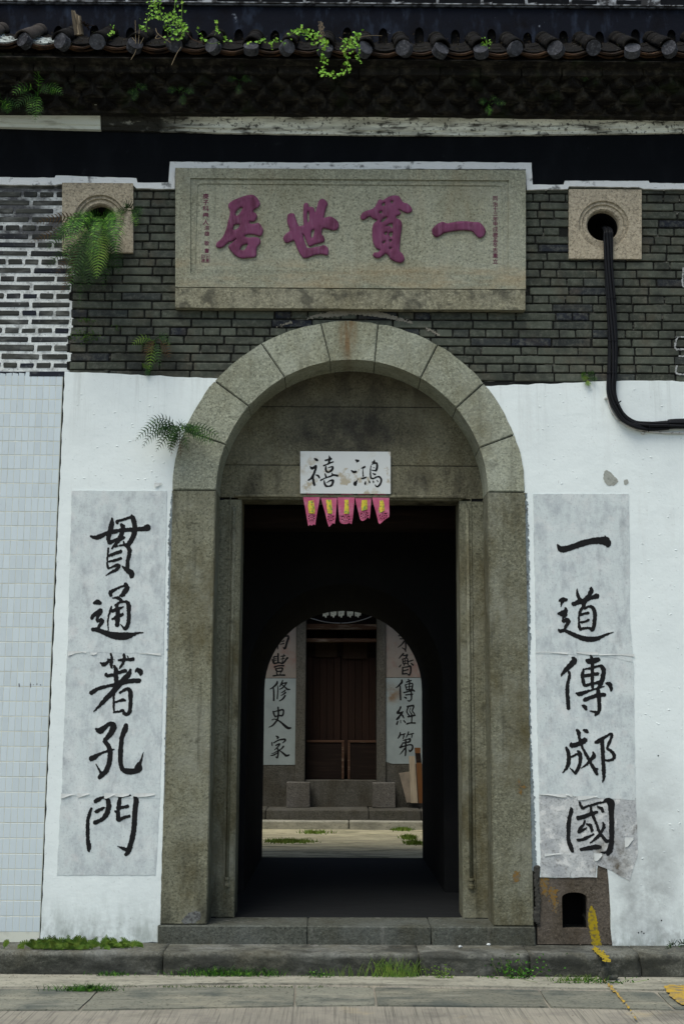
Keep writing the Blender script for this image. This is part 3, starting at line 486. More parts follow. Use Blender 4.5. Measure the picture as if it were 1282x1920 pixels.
# ---- bricks
def brick_mesh(L, H, seed):
    random.seed(seed); return box(-L/2, L/2, -.012, .05, -H/2, H/2, bev=.005, jit=.0028 if seed >= 200 else .002)
CO = .0628; HB = .0535
BM = {}
for k, L in (('s', .272), ('h', .107), ('m', .19)):
    BM[k] = [brick_mesh(L, HB, 100+i) for i in range(6)]
    BM[k+'L'] = [brick_mesh(L-.011, HB-.0145, 200+i) for i in range(6)]
    for q in BM[k]: q.materials.append(BR)
    for q in BM[k+'L']: q.materials.append(BRL)
random.seed(11)
zb0 = ztr-.005; cand = []
ptop = pxl([(318, 310), (990, 580)], -.03)
def hidden(x, z):
    if z < ztr-.03: return True
    p1 = (x-ARCC[0])**2+(z-SP)**2
    if p1 < (1.08)**2: return True
    if W(332, 500).x+.12 < x < W(985, 500).x-.12 and z > W(650, 575).z+.02: return True
    for (cx, cz) in rw:
        if abs(x-cx) < .13 and abs(z-cz) < .16: return True
    return False
xb = W(133, 600).x
nrow = 23
for r in range(nrow):
    z = zb0+CO*(r+.5)
    for side in (0, 1):
        pat = ['s'] if r % 4 != 1 else ['h']
        if r % 4 == 3: pat = ['s', 'h', 'h']
        if side == 0: x = xb-(0.0 if z < W(0, 490).z else .03); 
        else: x = xb-(0.0 if z < W(0, 490).z else .03)+.004
        i = random.randint(0, 2); off = random.uniform(0, .14)
        first = True
        while abs(x-xb) < (1.3 if side == 0 else 5.1):
            k = pat[i % len(pat)] if random.random() > .12 else random.choice('shm'); i += 1
            L = {'s': .272, 'h': .107, 'm': .19}[k]
            if first and r % 2: k = 'h'; L = .107
            first = False
            cx = x-L/2-.004 if side == 0 else x+L/2+.004
            x = x-L-.009 if side == 0 else x+L+.009
            if cx > 3.4: break
            if not hidden(cx, z): cand.append((cx, z, k, side))
def inview(c): 
    return abs(c[0]) < 2.62
nmain = 0
vis = [c for c in cand if inview(c)]
vis.sort(key=lambda c: -{'s': 3, 'm': 2, 'h': 1}[c[2]]+(0 if c[1] < W(0, 352).z else 9))
rest = [c for c in cand if not inview(c)]+vis[300:]
def trim(x, z, L):
    for (cx, cz) in rw:
        if abs(z-cz) < .165 and x-L/2 < cx+.14 and x+L/2 > cx-.14:
            a, b = (x-L/2, cx-.14) if x < cx else (cx+.14, x+L/2)
            return ((a+b)/2, (b-a)/L) if b-a > .03 else None
    return (x, 1)
rest = [c for c in rest if trim(c[0], c[1], .272) == (c[0], 1)]
for (x, z, k, s) in vis[:300]:
    tr_ = trim(x, z, {'s': .272, 'h': .107, 'm': .19}[k])
    if not tr_: continue
    x = tr_[0]
    m = random.choice(BM[k+('L' if s == 0 else '')]); o = obj('brick', m, None, wall); o.scale = (random.uniform(.97, 1.015)*tr_[1], 1, random.uniform(.86, 1.1) if s == 0 else random.uniform(.96, 1.03))
    o.location = Vector((x, random.uniform(-.002, .002), z+random.uniform(-.0015, .0015)+.25)); o.rotation_euler = (0, R(random.uniform(-.5, .5)), 0)
def joinm(items, mt_name='bricks'):
    vs = []; fs = []; mi = []
    for m, loc in items:
        n = len(vs); vs += [v.co+loc for v in m.vertices]; fs += [tuple(i+n for i in p.vertices) for p in m.polygons]
    return mesh(mt_name, vs, fs)
for s, mt in ((0, BRL), (1, BR)):
    it = [(random.choice(BM[k+('L' if q == 0 else '')]), Vector((x, 0, z))) for x, z, k, q in rest if q == s]
    if it:
        o = put(obj('brickwork', joinm(it), mt), wall); o['kind'] = 'stuff'
# white pointing bed on the left (bricks sit in it, nearly flush)
zlo = zt-.012; z9 = W(0, 345).z; edge = []
r = 0
while zb0+CO*r < z9:
    z0 = zb0+CO*r; xx = xb-(0.0 if z0 < W(0, 490).z else .03)+random.uniform(-.02, .02); edge += [(xx, z0+.004), (xx+random.uniform(-.01, .01), z0+CO-.004)]; r += 1
put(obj('pointing_bed', prism([[(-3.6, zlo)]+[(xb-.02, zlo)]+edge+[(xb-.03, z9), (-3.6, z9)]], -.0065, .001), PT), wall)

# ---- white band stepping over windows and plaque, black limewash above
top = [(-700, 326), (103, 333), (105, 329), (256, 334), (258, 342), (316, 342), (319, 303), (560, 305), (800, 303), (996, 305), (998, 346), (1056, 346), (1058, 339), (1215, 339), (1217, 343), (2000, 349)]
bot = [(-700, 340), (103, 347), (112, 345), (248, 345), (256, 353), (328, 354), (329, 316), (560, 317), (800, 317), (985, 317), (987, 356), (1064, 354), (1066, 349), (1198, 351), (1206, 354), (2000, 362)]
Yw = -.03
put(obj('white_band', prism([jag(pxl(top, Yw)+pxl(bot[::-1], Yw), .0022, .04)], Yw, 0), WST), wall)
mid = [(a, (b+q[1])/2) for (a, b), q in zip(top, bot)]
mid = [((a+q[0])/2, (b+q[1])/2) for (a, b), q in zip(top, bot)]
zc = W(641, 236).z
put(obj('black_band', prism([pxl(mid, -.014)+[(5, zc), (-5, zc)]], -.014, 0), BLK), wall)

# ---- cornice moulding (follows its sag)
def zoff(x):
    xs = [-5, -2.6, -1.75, -.95, 0, 1, 2.4, 5]; px = [-700, 0, 200, 400, 641, 900, 1282, 2000]; bp = [233, 237, 243, 248, 252, 253, 248, 244]
    return W(np.interp(x, xs, px), np.interp(x, xs, bp), -.04).z
prof = [(0, 0), (-.036, 0), (-.04, .022), (-.05, .03), (-.055, .055), (-.075, .10), (-.1, .118), (-.104, .138), (-.12, .142), (-.122, .172), (-.1, .18), (0, .18)]
def moulding(x0, x1, mt, label, dn=0, zsc=1.0):
    n = max(3, int((x1-x0)/.045)); vs = []; fs = []; k = len(prof)
    for i in range(n+1):
        x = x0+(x1-x0)*i/n; z = zoff(x)-dn
        for j, (y, h) in enumerate(prof):
            e = mn.noise(Vector((x*7, j*1.1, 2)))*.006*(0 if dn else 1)
            vs.append((x, y+e-(.012 if dn and j not in (0, len(prof)-1) else 0), z+h*zsc+e))
    for i in range(n):
        for j in range(k-1): fs.append((i*k+j, (i+1)*k+j, (i+1)*k+j+1, i*k+j+1))
    fs += [tuple(range(k)), tuple(n*k+j for j in range(k))[::-1]]
    bm = bmesh.new(); m = mesh('c', vs, fs); bm.from_mesh(m); o = put(obj('cornice_moulding', bm_mesh(bm), mt), wall); o['label'] = label
xc = W(190, 240, -.05).x
moulding(-5, xc-.004, MCL, 'clean cream painted length of cornice at the left end', .004, 1.02)
moulding(xc, 5, MST, 'weathered cornice streaked black with mould')

# ---- dog-tooth corbel courses
dt = box(-.062, .062, -.062, .062, -.043, .043, bev=.008, jit=.003); dt.materials.append(EAV)
dts = [dt]+[box(-.06, .06, -.06, .06, -.042, .042, bev=.009, jit=.006) for _ in range(4)]
for q in dts[1:]: q.materials.append(EAV)
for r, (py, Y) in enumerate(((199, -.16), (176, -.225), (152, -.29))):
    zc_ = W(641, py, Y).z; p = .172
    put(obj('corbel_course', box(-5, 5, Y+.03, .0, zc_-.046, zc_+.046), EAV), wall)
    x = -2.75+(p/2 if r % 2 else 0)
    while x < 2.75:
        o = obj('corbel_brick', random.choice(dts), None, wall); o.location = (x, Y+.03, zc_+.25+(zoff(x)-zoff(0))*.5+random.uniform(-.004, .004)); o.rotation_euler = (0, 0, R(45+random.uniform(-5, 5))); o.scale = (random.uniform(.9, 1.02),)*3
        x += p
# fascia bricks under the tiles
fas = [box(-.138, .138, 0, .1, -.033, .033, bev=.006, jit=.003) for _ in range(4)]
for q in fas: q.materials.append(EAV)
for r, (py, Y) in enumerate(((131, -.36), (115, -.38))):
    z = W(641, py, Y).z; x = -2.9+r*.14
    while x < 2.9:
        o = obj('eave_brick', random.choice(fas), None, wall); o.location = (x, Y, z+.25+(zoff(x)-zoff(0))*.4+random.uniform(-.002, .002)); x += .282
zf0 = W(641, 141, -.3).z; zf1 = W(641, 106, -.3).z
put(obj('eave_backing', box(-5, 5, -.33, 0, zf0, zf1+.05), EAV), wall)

# ---- tiles of the little eave roof
ZE = W(641, 95, -.47).z; ZT = W(641, 74, -.03).z; pitch = .2615
slope = Vector((0, .47, ZT-ZE)).normalized(); nrm = Vector((0, -slope.z, slope.y)); Ls = (Vector((0, 0, ZT))-Vector((0, -.47, ZE))).length
rollx = []
x0 = W(755, 80, -.47).x
i = -18
for i in range(-17, 18):
    x = x0+(i)*pitch; 
    if -4.8 < x < 4.8: rollx.append(x)
def half_tile(r, L, up, th=.012, n=10, taper=.93):
    vs = []; fs = []
    for k, (s, rr) in enumerate(((0, r), (L, r*taper))):
        for j in range(n+1):
            a = math.pi*j/n
            for q in (rr, rr-th): vs.append(Vector((math.cos(a)*q, 0, 0))+slope*s+nrm*(math.sin(a)*q*up))
    w2 = 2*(n+1)
    for j in range(n):
        a = 2*j; fs += [(a, a+2, w2+a+2, w2+a), (a+1, w2+a+1, w2+a+3, a+3), (a, a+1, a+3, a+2), (w2+a, w2+a+2, w2+a+3, w2+a+1)]
    fs += [(0, w2, w2+1, 1), (2*n, 2*n+1, w2+2*n+1, w2+2*n)]
    return mesh('t', vs, fs, True)
roll = [half_tile(.062, .26, 1), half_tile(.058, .3, 1), half_tile(.062, .26, 1), half_tile(.058, .3, 1)]
for k, q in enumerate(roll): q.materials.append(TIL if k < 2 else TLB)
cap = mesh('cap', [(0, 0, 0)]+[(math.cos(a)*.058, random.uniform(-.003, .003), math.sin(a)*.056-.004) for a in [math.pi*2*j/20 for j in range(20)]], [(0, j+1, (j+1) % 20+1) for j in range(20)]); cap.materials.append(DSC)
capb = mesh('capb', *tube([(0, -.004, .0), (0, .05, .02)], .056, 18)); capb.materials.append(DSC)
# concave pans
def pan(mt, drop, L=.3):
    w_ = pitch*.56; vs = []; fs = []; n = 10
    for s in (0, L):
        for j in range(n+1):
            u = -1+2*j/n
            for t in (0, .013): vs.append(Vector((u*w_, 0, 0))+slope*s+nrm*(.05*(u*u)-.03-t-drop)+Vector((0, 0, random.uniform(-.002, .002))))
    w2 = 2*(n+1)
    for j in range(n):
        a = 2*j; fs += [(a, a+2, w2+a+2, w2+a), (a+1, w2+a+1, w2+a+3, a+3), (a, a+1, a+3, a+2), (w2+a, w2+a+2, w2+a+3, w2+a+1)]
    m = mesh('p', vs, fs); m.materials.append(mt); return m
pans = [pan(TLE, 0), pan(TLE, .02), pan(TIL, -.012, .36), pan(TLC, -.014, .36)]
E0 = Vector((0, -.47, ZE))
roof_off = Vector((0, 0, .25))
for i, x in enumerate(rollx):
    vis_ = abs(x) < 2.75; dzx = (zoff(max(-2.6, min(2.6, x)))-zoff(0))*(1.2 if x < 0 else .6)
    b = E0+Vector((x+random.uniform(-.01, .01), 0, .012+dzx)); lf = x < -2.0
    for k, s in enumerate((0, .24, .46)):
        o = obj('roll_tile', roll[(2 if lf else 0)+k % 2], None, wall, b+slope*s+nrm*(.012-.004*k)+roof_off); o.rotation_euler = (0, 0, R(random.uniform(-2, 2)))
    o = obj('tile_end', capb, None, wall, b+nrm*.012-slope*.022+roof_off); o.scale = (random.uniform(.86, 1), 1, random.uniform(.86, 1)); o.rotation_euler = (R(8), random.uniform(0, 6), 0)
    c = b+Vector((pitch/2, 0, 0)); lc = -2.6 < x < -2.0
    for k, m in enumerate((pans[0], pans[1], pans[3] if lc else pans[2])):
        o = obj('pan_tile', m, None, wall, c+slope*(.0 if k == 0 else (.02 if k == 1 else .05))+roof_off+Vector((random.uniform(-.006, .006), 0, random.uniform(-.004, .004)))); o.rotation_euler = (0, R(random.uniform(-1.5, 1.5)), 0)
    for k in (1,):
        o = obj('pan_tile', pans[2], None, wall, c+slope*.36+roof_off)
put(obj('roof_bed', mesh('b', [(-5, -.44, ZE-.05), (5, -.44, ZE-.05), (5, .0, ZT-.02), (-5, .0, ZT-.02), (-5, 0, ZE-.1), (5, 0, ZE-.1)], [(0, 1, 2, 3), (0, 4, 5, 1), (0, 3, 4), (1, 5, 2)]), EAV), wall)
# dark limewashed ridge wall above, notched by the arches of the hollow pans
Yr = -.035; zb = ZT-.04; ztop = W(641, 13, Yr).z
pts = [(-5, zb)]
for x in rollx:
    cx = x+pitch*.5+.012; hw = .033; zh = W(641, 58, Yr).z+random.uniform(-.025, .02)
    pts += [(cx-hw, zb)]+[(cx+hw*math.cos(a), zh-hw+hw*1.6*math.sin(a)) for a in [math.pi-math.pi*j/8 for j in range(9)]]+[(cx+hw, zb)]
pts += [(5, zb), (5, ztop), (-5, ztop)]
put(obj('ridge_wall', prism([pts], Yr, 0), NAV), wall)
put(obj('ridge_hollow', box(-5, 5, -.004, -.002, zb, ztop-.05), VOID), wall)
put(obj('ridge_lip', box(-5, 5, -.05, -.002, ztop, ztop+.012, jit=.0), mk('worn_lip', (.10, .11, .12), [((.01, .01, .012), 20, .45, .6, .9)], .9)), wall)
x = -2.9; rb = [box(0, .31, -.062, 0, 0, .06, bev=.004, jit=.002) for _ in range(3)]
for q in rb: q.materials.append(BLK)
while x < 2.9:
    for r in range(3):
        o = obj('ridge_brick', random.choice(rb), None, wall); o.location = (x+(r % 2)*.15, 0, ztop+.016+r*.068+.25)
    x += .322
put(obj('ridge_mortar', box(-5, 5, -.0615, .0, ztop+.013, ztop+.3), mk('white_joint', (.35, .38, .4), [((.02, .02, .02), 16, .4, .55, .95)], .95)), wall)

# ---- building mass, passage and interior
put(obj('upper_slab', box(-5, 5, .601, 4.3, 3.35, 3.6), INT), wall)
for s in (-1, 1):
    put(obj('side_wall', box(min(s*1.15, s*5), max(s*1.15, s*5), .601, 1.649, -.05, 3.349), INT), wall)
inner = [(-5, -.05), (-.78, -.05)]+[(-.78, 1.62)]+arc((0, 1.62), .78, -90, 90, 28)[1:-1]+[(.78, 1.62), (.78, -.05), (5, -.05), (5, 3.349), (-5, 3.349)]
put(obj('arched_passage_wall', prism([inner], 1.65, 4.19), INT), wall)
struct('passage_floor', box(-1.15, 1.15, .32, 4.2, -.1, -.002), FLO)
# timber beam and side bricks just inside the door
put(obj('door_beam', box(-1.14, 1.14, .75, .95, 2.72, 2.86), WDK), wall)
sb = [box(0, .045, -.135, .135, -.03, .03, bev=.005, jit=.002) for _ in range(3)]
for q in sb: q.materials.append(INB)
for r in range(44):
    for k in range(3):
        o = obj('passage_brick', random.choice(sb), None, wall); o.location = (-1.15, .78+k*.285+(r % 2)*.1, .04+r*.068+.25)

# ------------------------------------------------------------------ stone gateway
gate = thing('stone_gateway', 'grey granite round arched gateway with deep moulded doorway', 'gateway', (0, 0, -.115))
angs = [-90, -69.8, -50.4, -30.4, -9.5, 9.6, 30.6, 50.6, 70.6, 90]
CIN = (CI, SP)
def pol(c, r, a): return (c[0]+r*math.sin(R(a)), c[1]+r*math.cos(R(a)))
Yg = -.03
for a, b in zip(angs, angs[1:]):
    g = .18; pts = [pol(ARCC, RO+random.uniform(-.004, .004), a+g+(b-a-2*g)*i/8) for i in range(9)]+[pol(CIN, RI, b-g-(b-a-2*g)*i/8) for i in range(9)]
    if a == -90: pts[0] = (pts[0][0], SP+.003); pts[-1] = (pts[-1][0], SP+.003)
    if b == 90: pts[8] = (pts[8][0], SP+.003); pts[9] = (pts[9][0], SP+.003)
    put(obj('voussoir', prism([pts], Yg+random.uniform(-.002, .002), .275, bev=.006), GR), gate)
# mortar behind joints
put(obj('joint_mortar', prism([arc(ARCC, RO-.01, -90, 90, 40)+arc(CIN, RI+.012, 90, -90, 40)], Yg+.012, .27), MO), gate)
xi0 = CI-RI; xi1 = CI+RI
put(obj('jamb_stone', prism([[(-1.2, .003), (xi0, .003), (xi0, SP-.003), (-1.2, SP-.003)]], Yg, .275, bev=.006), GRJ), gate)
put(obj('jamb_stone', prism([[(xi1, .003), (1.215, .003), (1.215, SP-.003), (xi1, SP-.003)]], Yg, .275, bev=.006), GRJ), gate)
# lime smear round the extrados
px_mark('lime_smear', (380, 575, 930, 730), mk('lime', (.22, .21, .17), [((.1, .1, .08), 60, .5, .7, .8)], .95), -.014, gate, strokes=[[(575, 597, 3), (600, 591, 7), (630, 588, 12), (665, 585, 9), (700, 588, 11), (735, 595, 7), (770, 604, 3)], [(520, 613, 2), (545, 604, 4)], [(800, 616, 3), (822, 628, 2)]], rough=1.3, cell=1.1, thick=.0012)
# tympanum and inner door frame at Y=.28
Yt = .2755
def zy(py, Y=Yt): return W(650, py, Y).z
za, zb_, zc2, zl = zy(690), zy(763), zy(873), zy(937)
yb = .5
def lune(z0, z1):
    n = 20; pts = []
    for i in range(n+1):
        z = z0+(z1-z0)*i/n; d = (RI+.01)**2-max(0, z-SP)**2; pts.append((CI+math.sqrt(max(0, d)), z))
    return pts+[(2*CI-x, z) for x, z in pts[::-1]]
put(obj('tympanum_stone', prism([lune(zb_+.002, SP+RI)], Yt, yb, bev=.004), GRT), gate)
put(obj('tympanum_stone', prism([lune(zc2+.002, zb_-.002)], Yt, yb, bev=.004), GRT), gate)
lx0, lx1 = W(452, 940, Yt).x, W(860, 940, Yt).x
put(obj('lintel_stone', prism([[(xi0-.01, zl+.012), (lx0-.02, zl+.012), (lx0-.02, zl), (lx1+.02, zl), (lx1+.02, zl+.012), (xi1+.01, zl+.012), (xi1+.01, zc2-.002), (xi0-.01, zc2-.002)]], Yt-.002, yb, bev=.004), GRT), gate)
put(obj('lintel_bead', box(lx0-.045, lx1+.045, Yt-.022, Yt, zl+.012, zl+.034, bev=.005), GRT), gate)
for s, (pa, pb, pc) in ((-1, (407, 438, 452)), (1, (905, 876, 861))):
    a = xi0-.01 if s < 0 else xi1+.01; b = W(pc, 1000, Yt).x; c = W(pb, 1000, Yt).x
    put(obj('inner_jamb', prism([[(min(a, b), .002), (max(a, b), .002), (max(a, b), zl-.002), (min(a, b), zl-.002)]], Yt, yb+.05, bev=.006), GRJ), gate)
    put(obj('jamb_bead', mesh('b', *tube([(c, Yt-.002, .26), (c, Yt-.002, zl-.06)], .012, 10), smooth=True), GRJ), gate)
    put(obj('bead_foot', mesh('b', *tube([(c, Yt-.002, .20), (c, Yt-.002, .205), (c, Yt-.002, .22), (c, Yt-.002, .225), (c, Yt-.002, .245), (c, Yt-.002, .25), (c, Yt-.002, .265)], [.019, .019, .019, .013, .013, .019, .019], 12)), GRJ), gate)
    put(obj('jamb_fillet', box(min(c+s*.022, c+s*.028), max(c+s*.022, c+s*.028), Yt-.008, Yt, .2, zl+.02), GRJ), gate)
for a, b in ((-1.215, -.25), (-.248, .55), (.552, 1.225)):
    put(obj('threshold_stone', box(a, b, -.045, .33, -.128, 0.0, bev=.008, jit=.003), GRS), gate)
p = W(444, 1275, .42)
put(obj('enamel_plate', box(p.x-.012, p.x-.004, .40, .50, W(444, 1310, .42).z, W(444, 1240, .42).z), WHT), gate)
for st in ([[(972, 1460, 3), (976, 1490, 2)], [(964, 1474, 2), (986, 1476, 2)]], [[(968, 1640, 14), (966, 1652, 8)]]):
    px_mark('paint_trace', (955, 1455, 995, 1665), OSP, Yg-.0005, gate, strokes=st, rough=1.5, cell=1.3, thick=.001)
(px_mark('chip_patch', (335, 1700, 382, 1736), mk('chipped_granite', (.16, .17, .16), [((.05, .05, .05), 60, .4, .6, .8)], .95), Yg-.0005, gate, polys=[[(340, 1728), (350, 1714), (366, 1708), (378, 1710), (376, 1728), (350, 1733)]], rough=1, cell=1.3, thick=.001))

# ------------------------------------------------------------------ plaque
plq = thing('name_plaque', 'wide granite name plaque with four plum painted carved characters above the arch', 'plaque', W(655, 578, -.05))
Yp = -.062
P4 = lambda x0, y0, x1, y1, Y: [(W(x0, y1, Y).x, W((x0+x1)/2, y1, Y).z), (W(x1, y1, Y).x, W((x0+x1)/2, y1, Y).z), (W(x1, y0, Y).x, W((x0+x1)/2, y0, Y).z), (W(x0, y0, Y).x, W((x0+x1)/2, y0, Y).z)]
def inset(r, d, rad=0):
    (a, b), (c, _), (_, e), _ = r[0], r[1], r[2], r[3]
    x0, x1, z0, z1 = a+d, c-d, b+d, e-d
    if not rad: return [(x0, z0), (x1, z0), (x1, z1), (x0, z1)]
    out = []
    for cx, cz, a0 in ((x1-rad, z0+rad, -90), (x1-rad, z1-rad, 0), (x0+rad, z1-rad, 90), (x0+rad, z0+rad, 180)):
        out += [(cx+rad*math.cos(R(a0+15*i)), cz+rad*math.sin(R(a0+15*i))) for i in range(7)]
    return out
fr = P4(329, 317, 985, 540, Yp); rc = P4(357, 336, 953, 514, Yp); ri_ = P4(366, 345, 944, 506, Yp)
put(obj('plaque_frame', prism([fr, rc[::-1]], Yp, 0, ), GRP), plq)
put(obj('inner_border', prism([rc, inset(ri_, 0, .03)], Yp+.010, 0), GRP), plq)
put(obj('plaque_field', prism([inset(ri_, -.001, .03)], Yp+.016, 0), GRP), plq)
put(obj('ledge_stone', prism([jag(P4(329, 542, 984, 579, Yp), .002, .1)], Yp-.003, 0, bev=.0), GRL), plq)
Yc = Yp+.0158
for k, (nm, ox, oy) in enumerate((('ju', 390, 350), ('shi', 515, 355), ('guan', 660, 358), ('yi', 795, 360))):
    P, H = PK[nm]; put(brush('carved_character', ox, oy, U1, [], Yc, PNK, None, cell=1.25, rough=.12, thick=.017, polys=P, holes=H, roundr=4.5), plq)
# small side inscriptions
def text_col(chars, px, ys, size_px, name, boxed=None):
    parts = []
    dg = bpy.context.evaluated_depsgraph_get()
    for c_, y in zip(chars, ys):
        cu = bpy.data.curves.new('t', 'FONT'); cu.body = c_; cu.size = 1; cu.resolution_u = 2; cu.offset = .012
        oo = bpy.data.objects.new('t', cu); COL.objects.link(oo); bpy.context.view_layer.update()
        m = bpy.data.meshes.new_from_object(oo.evaluated_get(bpy.context.evaluated_depsgraph_get()))
        xs = [v.co.x for v in m.vertices]; ys_ = [v.co.y for v in m.vertices]
        if xs:
            cx = (min(xs)+max(xs))/2; cy = (min(ys_)+max(ys_))/2; s = size_px/1.0*.00385
            o0 = W(px, y, Yc-.0008); parts.append(([o0+Vector(((v.co.x-cx)*s, 0, (v.co.y-cy)*s)) for v in m.vertices], [tuple(p.vertices) for p in m.polygons]))
        bpy.data.objects.remove(oo); bpy.data.meshes.remove(m)
    return parts
pr_ = text_col('庚子科舉人', 386, [368, 380, 391, 404, 416.5], 11.5, 'i')+text_col('淙雄敬書', 388, [427, 438, 456, 470], 9.5, 'i')
a, b = W(378, 477.5, Yc-.0008), W(393, 492, Yc-.0008)
def ringbox(x0, x1, z0, z1, t, y): return ([Vector(q) for q in ((x0, y, z0), (x1, y, z0), (x1, y, z1), (x0, y, z1), (x0+t, y, z0+t), (x1-t, y, z0+t), (x1-t, y, z1-t), (x0+t, y, z1-t))], [(0, 1, 5, 4), (1, 2, 6, 5), (2, 3, 7, 6), (3, 0, 4, 7)])
put(obj('inscription', mesh('i', *join(pr_)), PNT), plq)['kind'] = 'stuff'
sv = [ringbox(a.x, b.x, b.z, a.z, .003, a.y)]+text_col('印章', 382, [482, 488], 6, 's')+text_col('之書', 389, [482, 488], 6, 's')
put(obj('carved_seal', mesh('s', *join(sv)), PNT), plq)['kind'] = 'stuff'
put(obj('inscription', mesh('i', *join(text_col('同治十三年甲戌歲孟冬吉重立', 928, [372, 383, 392, 401, 410.5, 420, 430, 440, 449.5, 459, 469, 479, 490], 10, 'i'))), PNT), plq)['kind'] = 'stuff'

# ------------------------------------------------------------------ round stone windows
for k, (bx, lab) in enumerate((((117, 343, 250, 473), 'square granite block with round window, a big green fern growing out of it'), ((1066, 355, 1202, 485), 'square granite block with round window, black cables coming out of it'))):
    cx, cz = rw[k]; t = thing('round_window', lab, 'window', (cx, -.03, cz-.25), 'round windows either side of the plaque')
    Y = -.034; q = P4(*bx, Y)
    R3, R2, R1 = .178, .148, .112
    put(obj('window_block', prism([q, circ(cx, cz, R3, 44)], Y, .02), GRW), t)
    # stepped rings, lathe
    pf = [(R3, Y+.006), (R3-.006, Y+.014), (R2+.006, Y+.010), (R2, Y+.022), (R1+.01, Y+.018), (R1, Y+.03), (R1-.002, .03)]
    vs = []; fs = []; n = 44
    for (r_, y_) in pf:
        for j in range(n): vs.append((cx+r_*math.cos(2*math.pi*j/n), y_, cz+r_*math.sin(2*math.pi*j/n)))
    for i in range(len(pf)-1):
        for j in range(n): fs.append((i*n+j, i*n+(j+1) % n, (i+1)*n+(j+1) % n, (i+1)*n+j))
    put(obj('window_ring', mesh('r', vs, fs), GRW), t)
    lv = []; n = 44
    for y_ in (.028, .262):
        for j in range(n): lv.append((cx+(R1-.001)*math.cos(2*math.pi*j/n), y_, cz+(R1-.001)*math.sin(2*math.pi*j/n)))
    put(obj('shaded_hole_lining', mesh('l', lv, [(j, (j+1) % n, n+(j+1) % n, n+j) for j in range(n)]), VOID), t)  # lining coloured near-black for the unlit depth of the hole
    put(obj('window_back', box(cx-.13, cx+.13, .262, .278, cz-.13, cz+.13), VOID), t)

# ------------------------------------------------------------------ papers with brush writing
def papers(name, label, sheets, chars, Y, U, ox=None):
    t = thing(name, label, 'couplet', W(*sheets[-1][0][0:2], Y))
    for (poly, mt, sy) in [(s[0] if isinstance(s[0][0], tuple) else s[0], s[1], s[2]) for s in sheets]:
        pass
    return t
def paper(t, pts, mt, Y, amp=.0026, label=None):
    o = put(obj('paper_sheet', prism([jag(pxl(pts, Y), amp, .03)], Y, Y+.006 if Y < 0 else Y+.004), mt), t)
    if label: o['label'] = label
    return o
def sub(o, p):
    o.parent = p; o.matrix_parent_inverse = p.matrix_parent_inverse @ Matrix.Identity(4); return o
def attach(o, part, th):
    o.parent = part; o.matrix_parent_inverse = Matrix.Translation(-th.location) @ Matrix.Identity(4) if False else Matrix.Identity(4); return o
tL = thing('couplet_scroll', 'grey paper strip of black brush characters on the white plaster left of the gateway', 'couplet', W(200, 1640, -.024), 'paper couplet strips beside the gateway')
Ya = -.0255
s3 = paper(tL, [(115, 1486), (300, 1492), (292, 1641), (107, 1641)], PAP, Ya+.001)
s2 = paper(tL, [(126, 1219), (307, 1222), (300, 1498), (116, 1492)], PAP, Ya)
s1 = paper(tL, [(135, 920), (313, 920), (307, 1226), (127, 1222)], PAP, Ya-.001)
for nm, ox, oy, prt, yy in (('guan', 160, 950, s1, -.0028), ('tong', 160, 1080, s1, -.0028), ('zhu', 160, 1215, s2, -.0018), ('kong', 150, 1345, s2, -.0018), ('men', 140, 1480, s3, -.0010)):
    o = brush('brush_character', ox, oy, U1, CH[nm], Ya+yy+.0012, INK, None, cell=1.0); o.parent = prt
    o.matrix_parent_inverse = Matrix.Identity(4)
tR = thing('couplet_scroll', 'stained grey paper strip of black brush characters right of the gateway, torn at its foot', 'couplet', W(1090, 1640, -.024), 'paper couplet strips beside the gateway')
r3 = paper(tR, [(1010, 1486), (1191, 1496), (1195, 1600), (1180, 1652), (1140, 1630), (1118, 1622), (1116, 1645), (1013, 1645)], PAP2, Ya+.001, .003, 'stained and torn lowest sheet')
r2 = paper(tR, [(1003, 1219), (1120, 1222), (1187, 1243), (1190, 1500), (1010, 1490)], PAP, Ya)
r1 = paper(tR, [(999, 926), (1178, 926), (1180, 1160), (1186, 1242), (1122, 1228), (1004, 1226)], PAP, Ya-.001)
for nm, ox, oy, prt, yy in (('yi', 1020, 960, r1, -.0028), ('dao', 1030, 1085, r1, -.0028), ('chuan', 1030, 1215, r2, -.0018), ('cheng', 1035, 1350, r2, -.0018), ('guo', 1040, 1480, r3, -.0010)):
    o = brush('brush_character', ox, oy, U1, CH[nm], Ya+yy+.0012, INK, None, cell=1.0); o.parent = prt
    o.matrix_parent_inverse = Matrix.Identity(4)
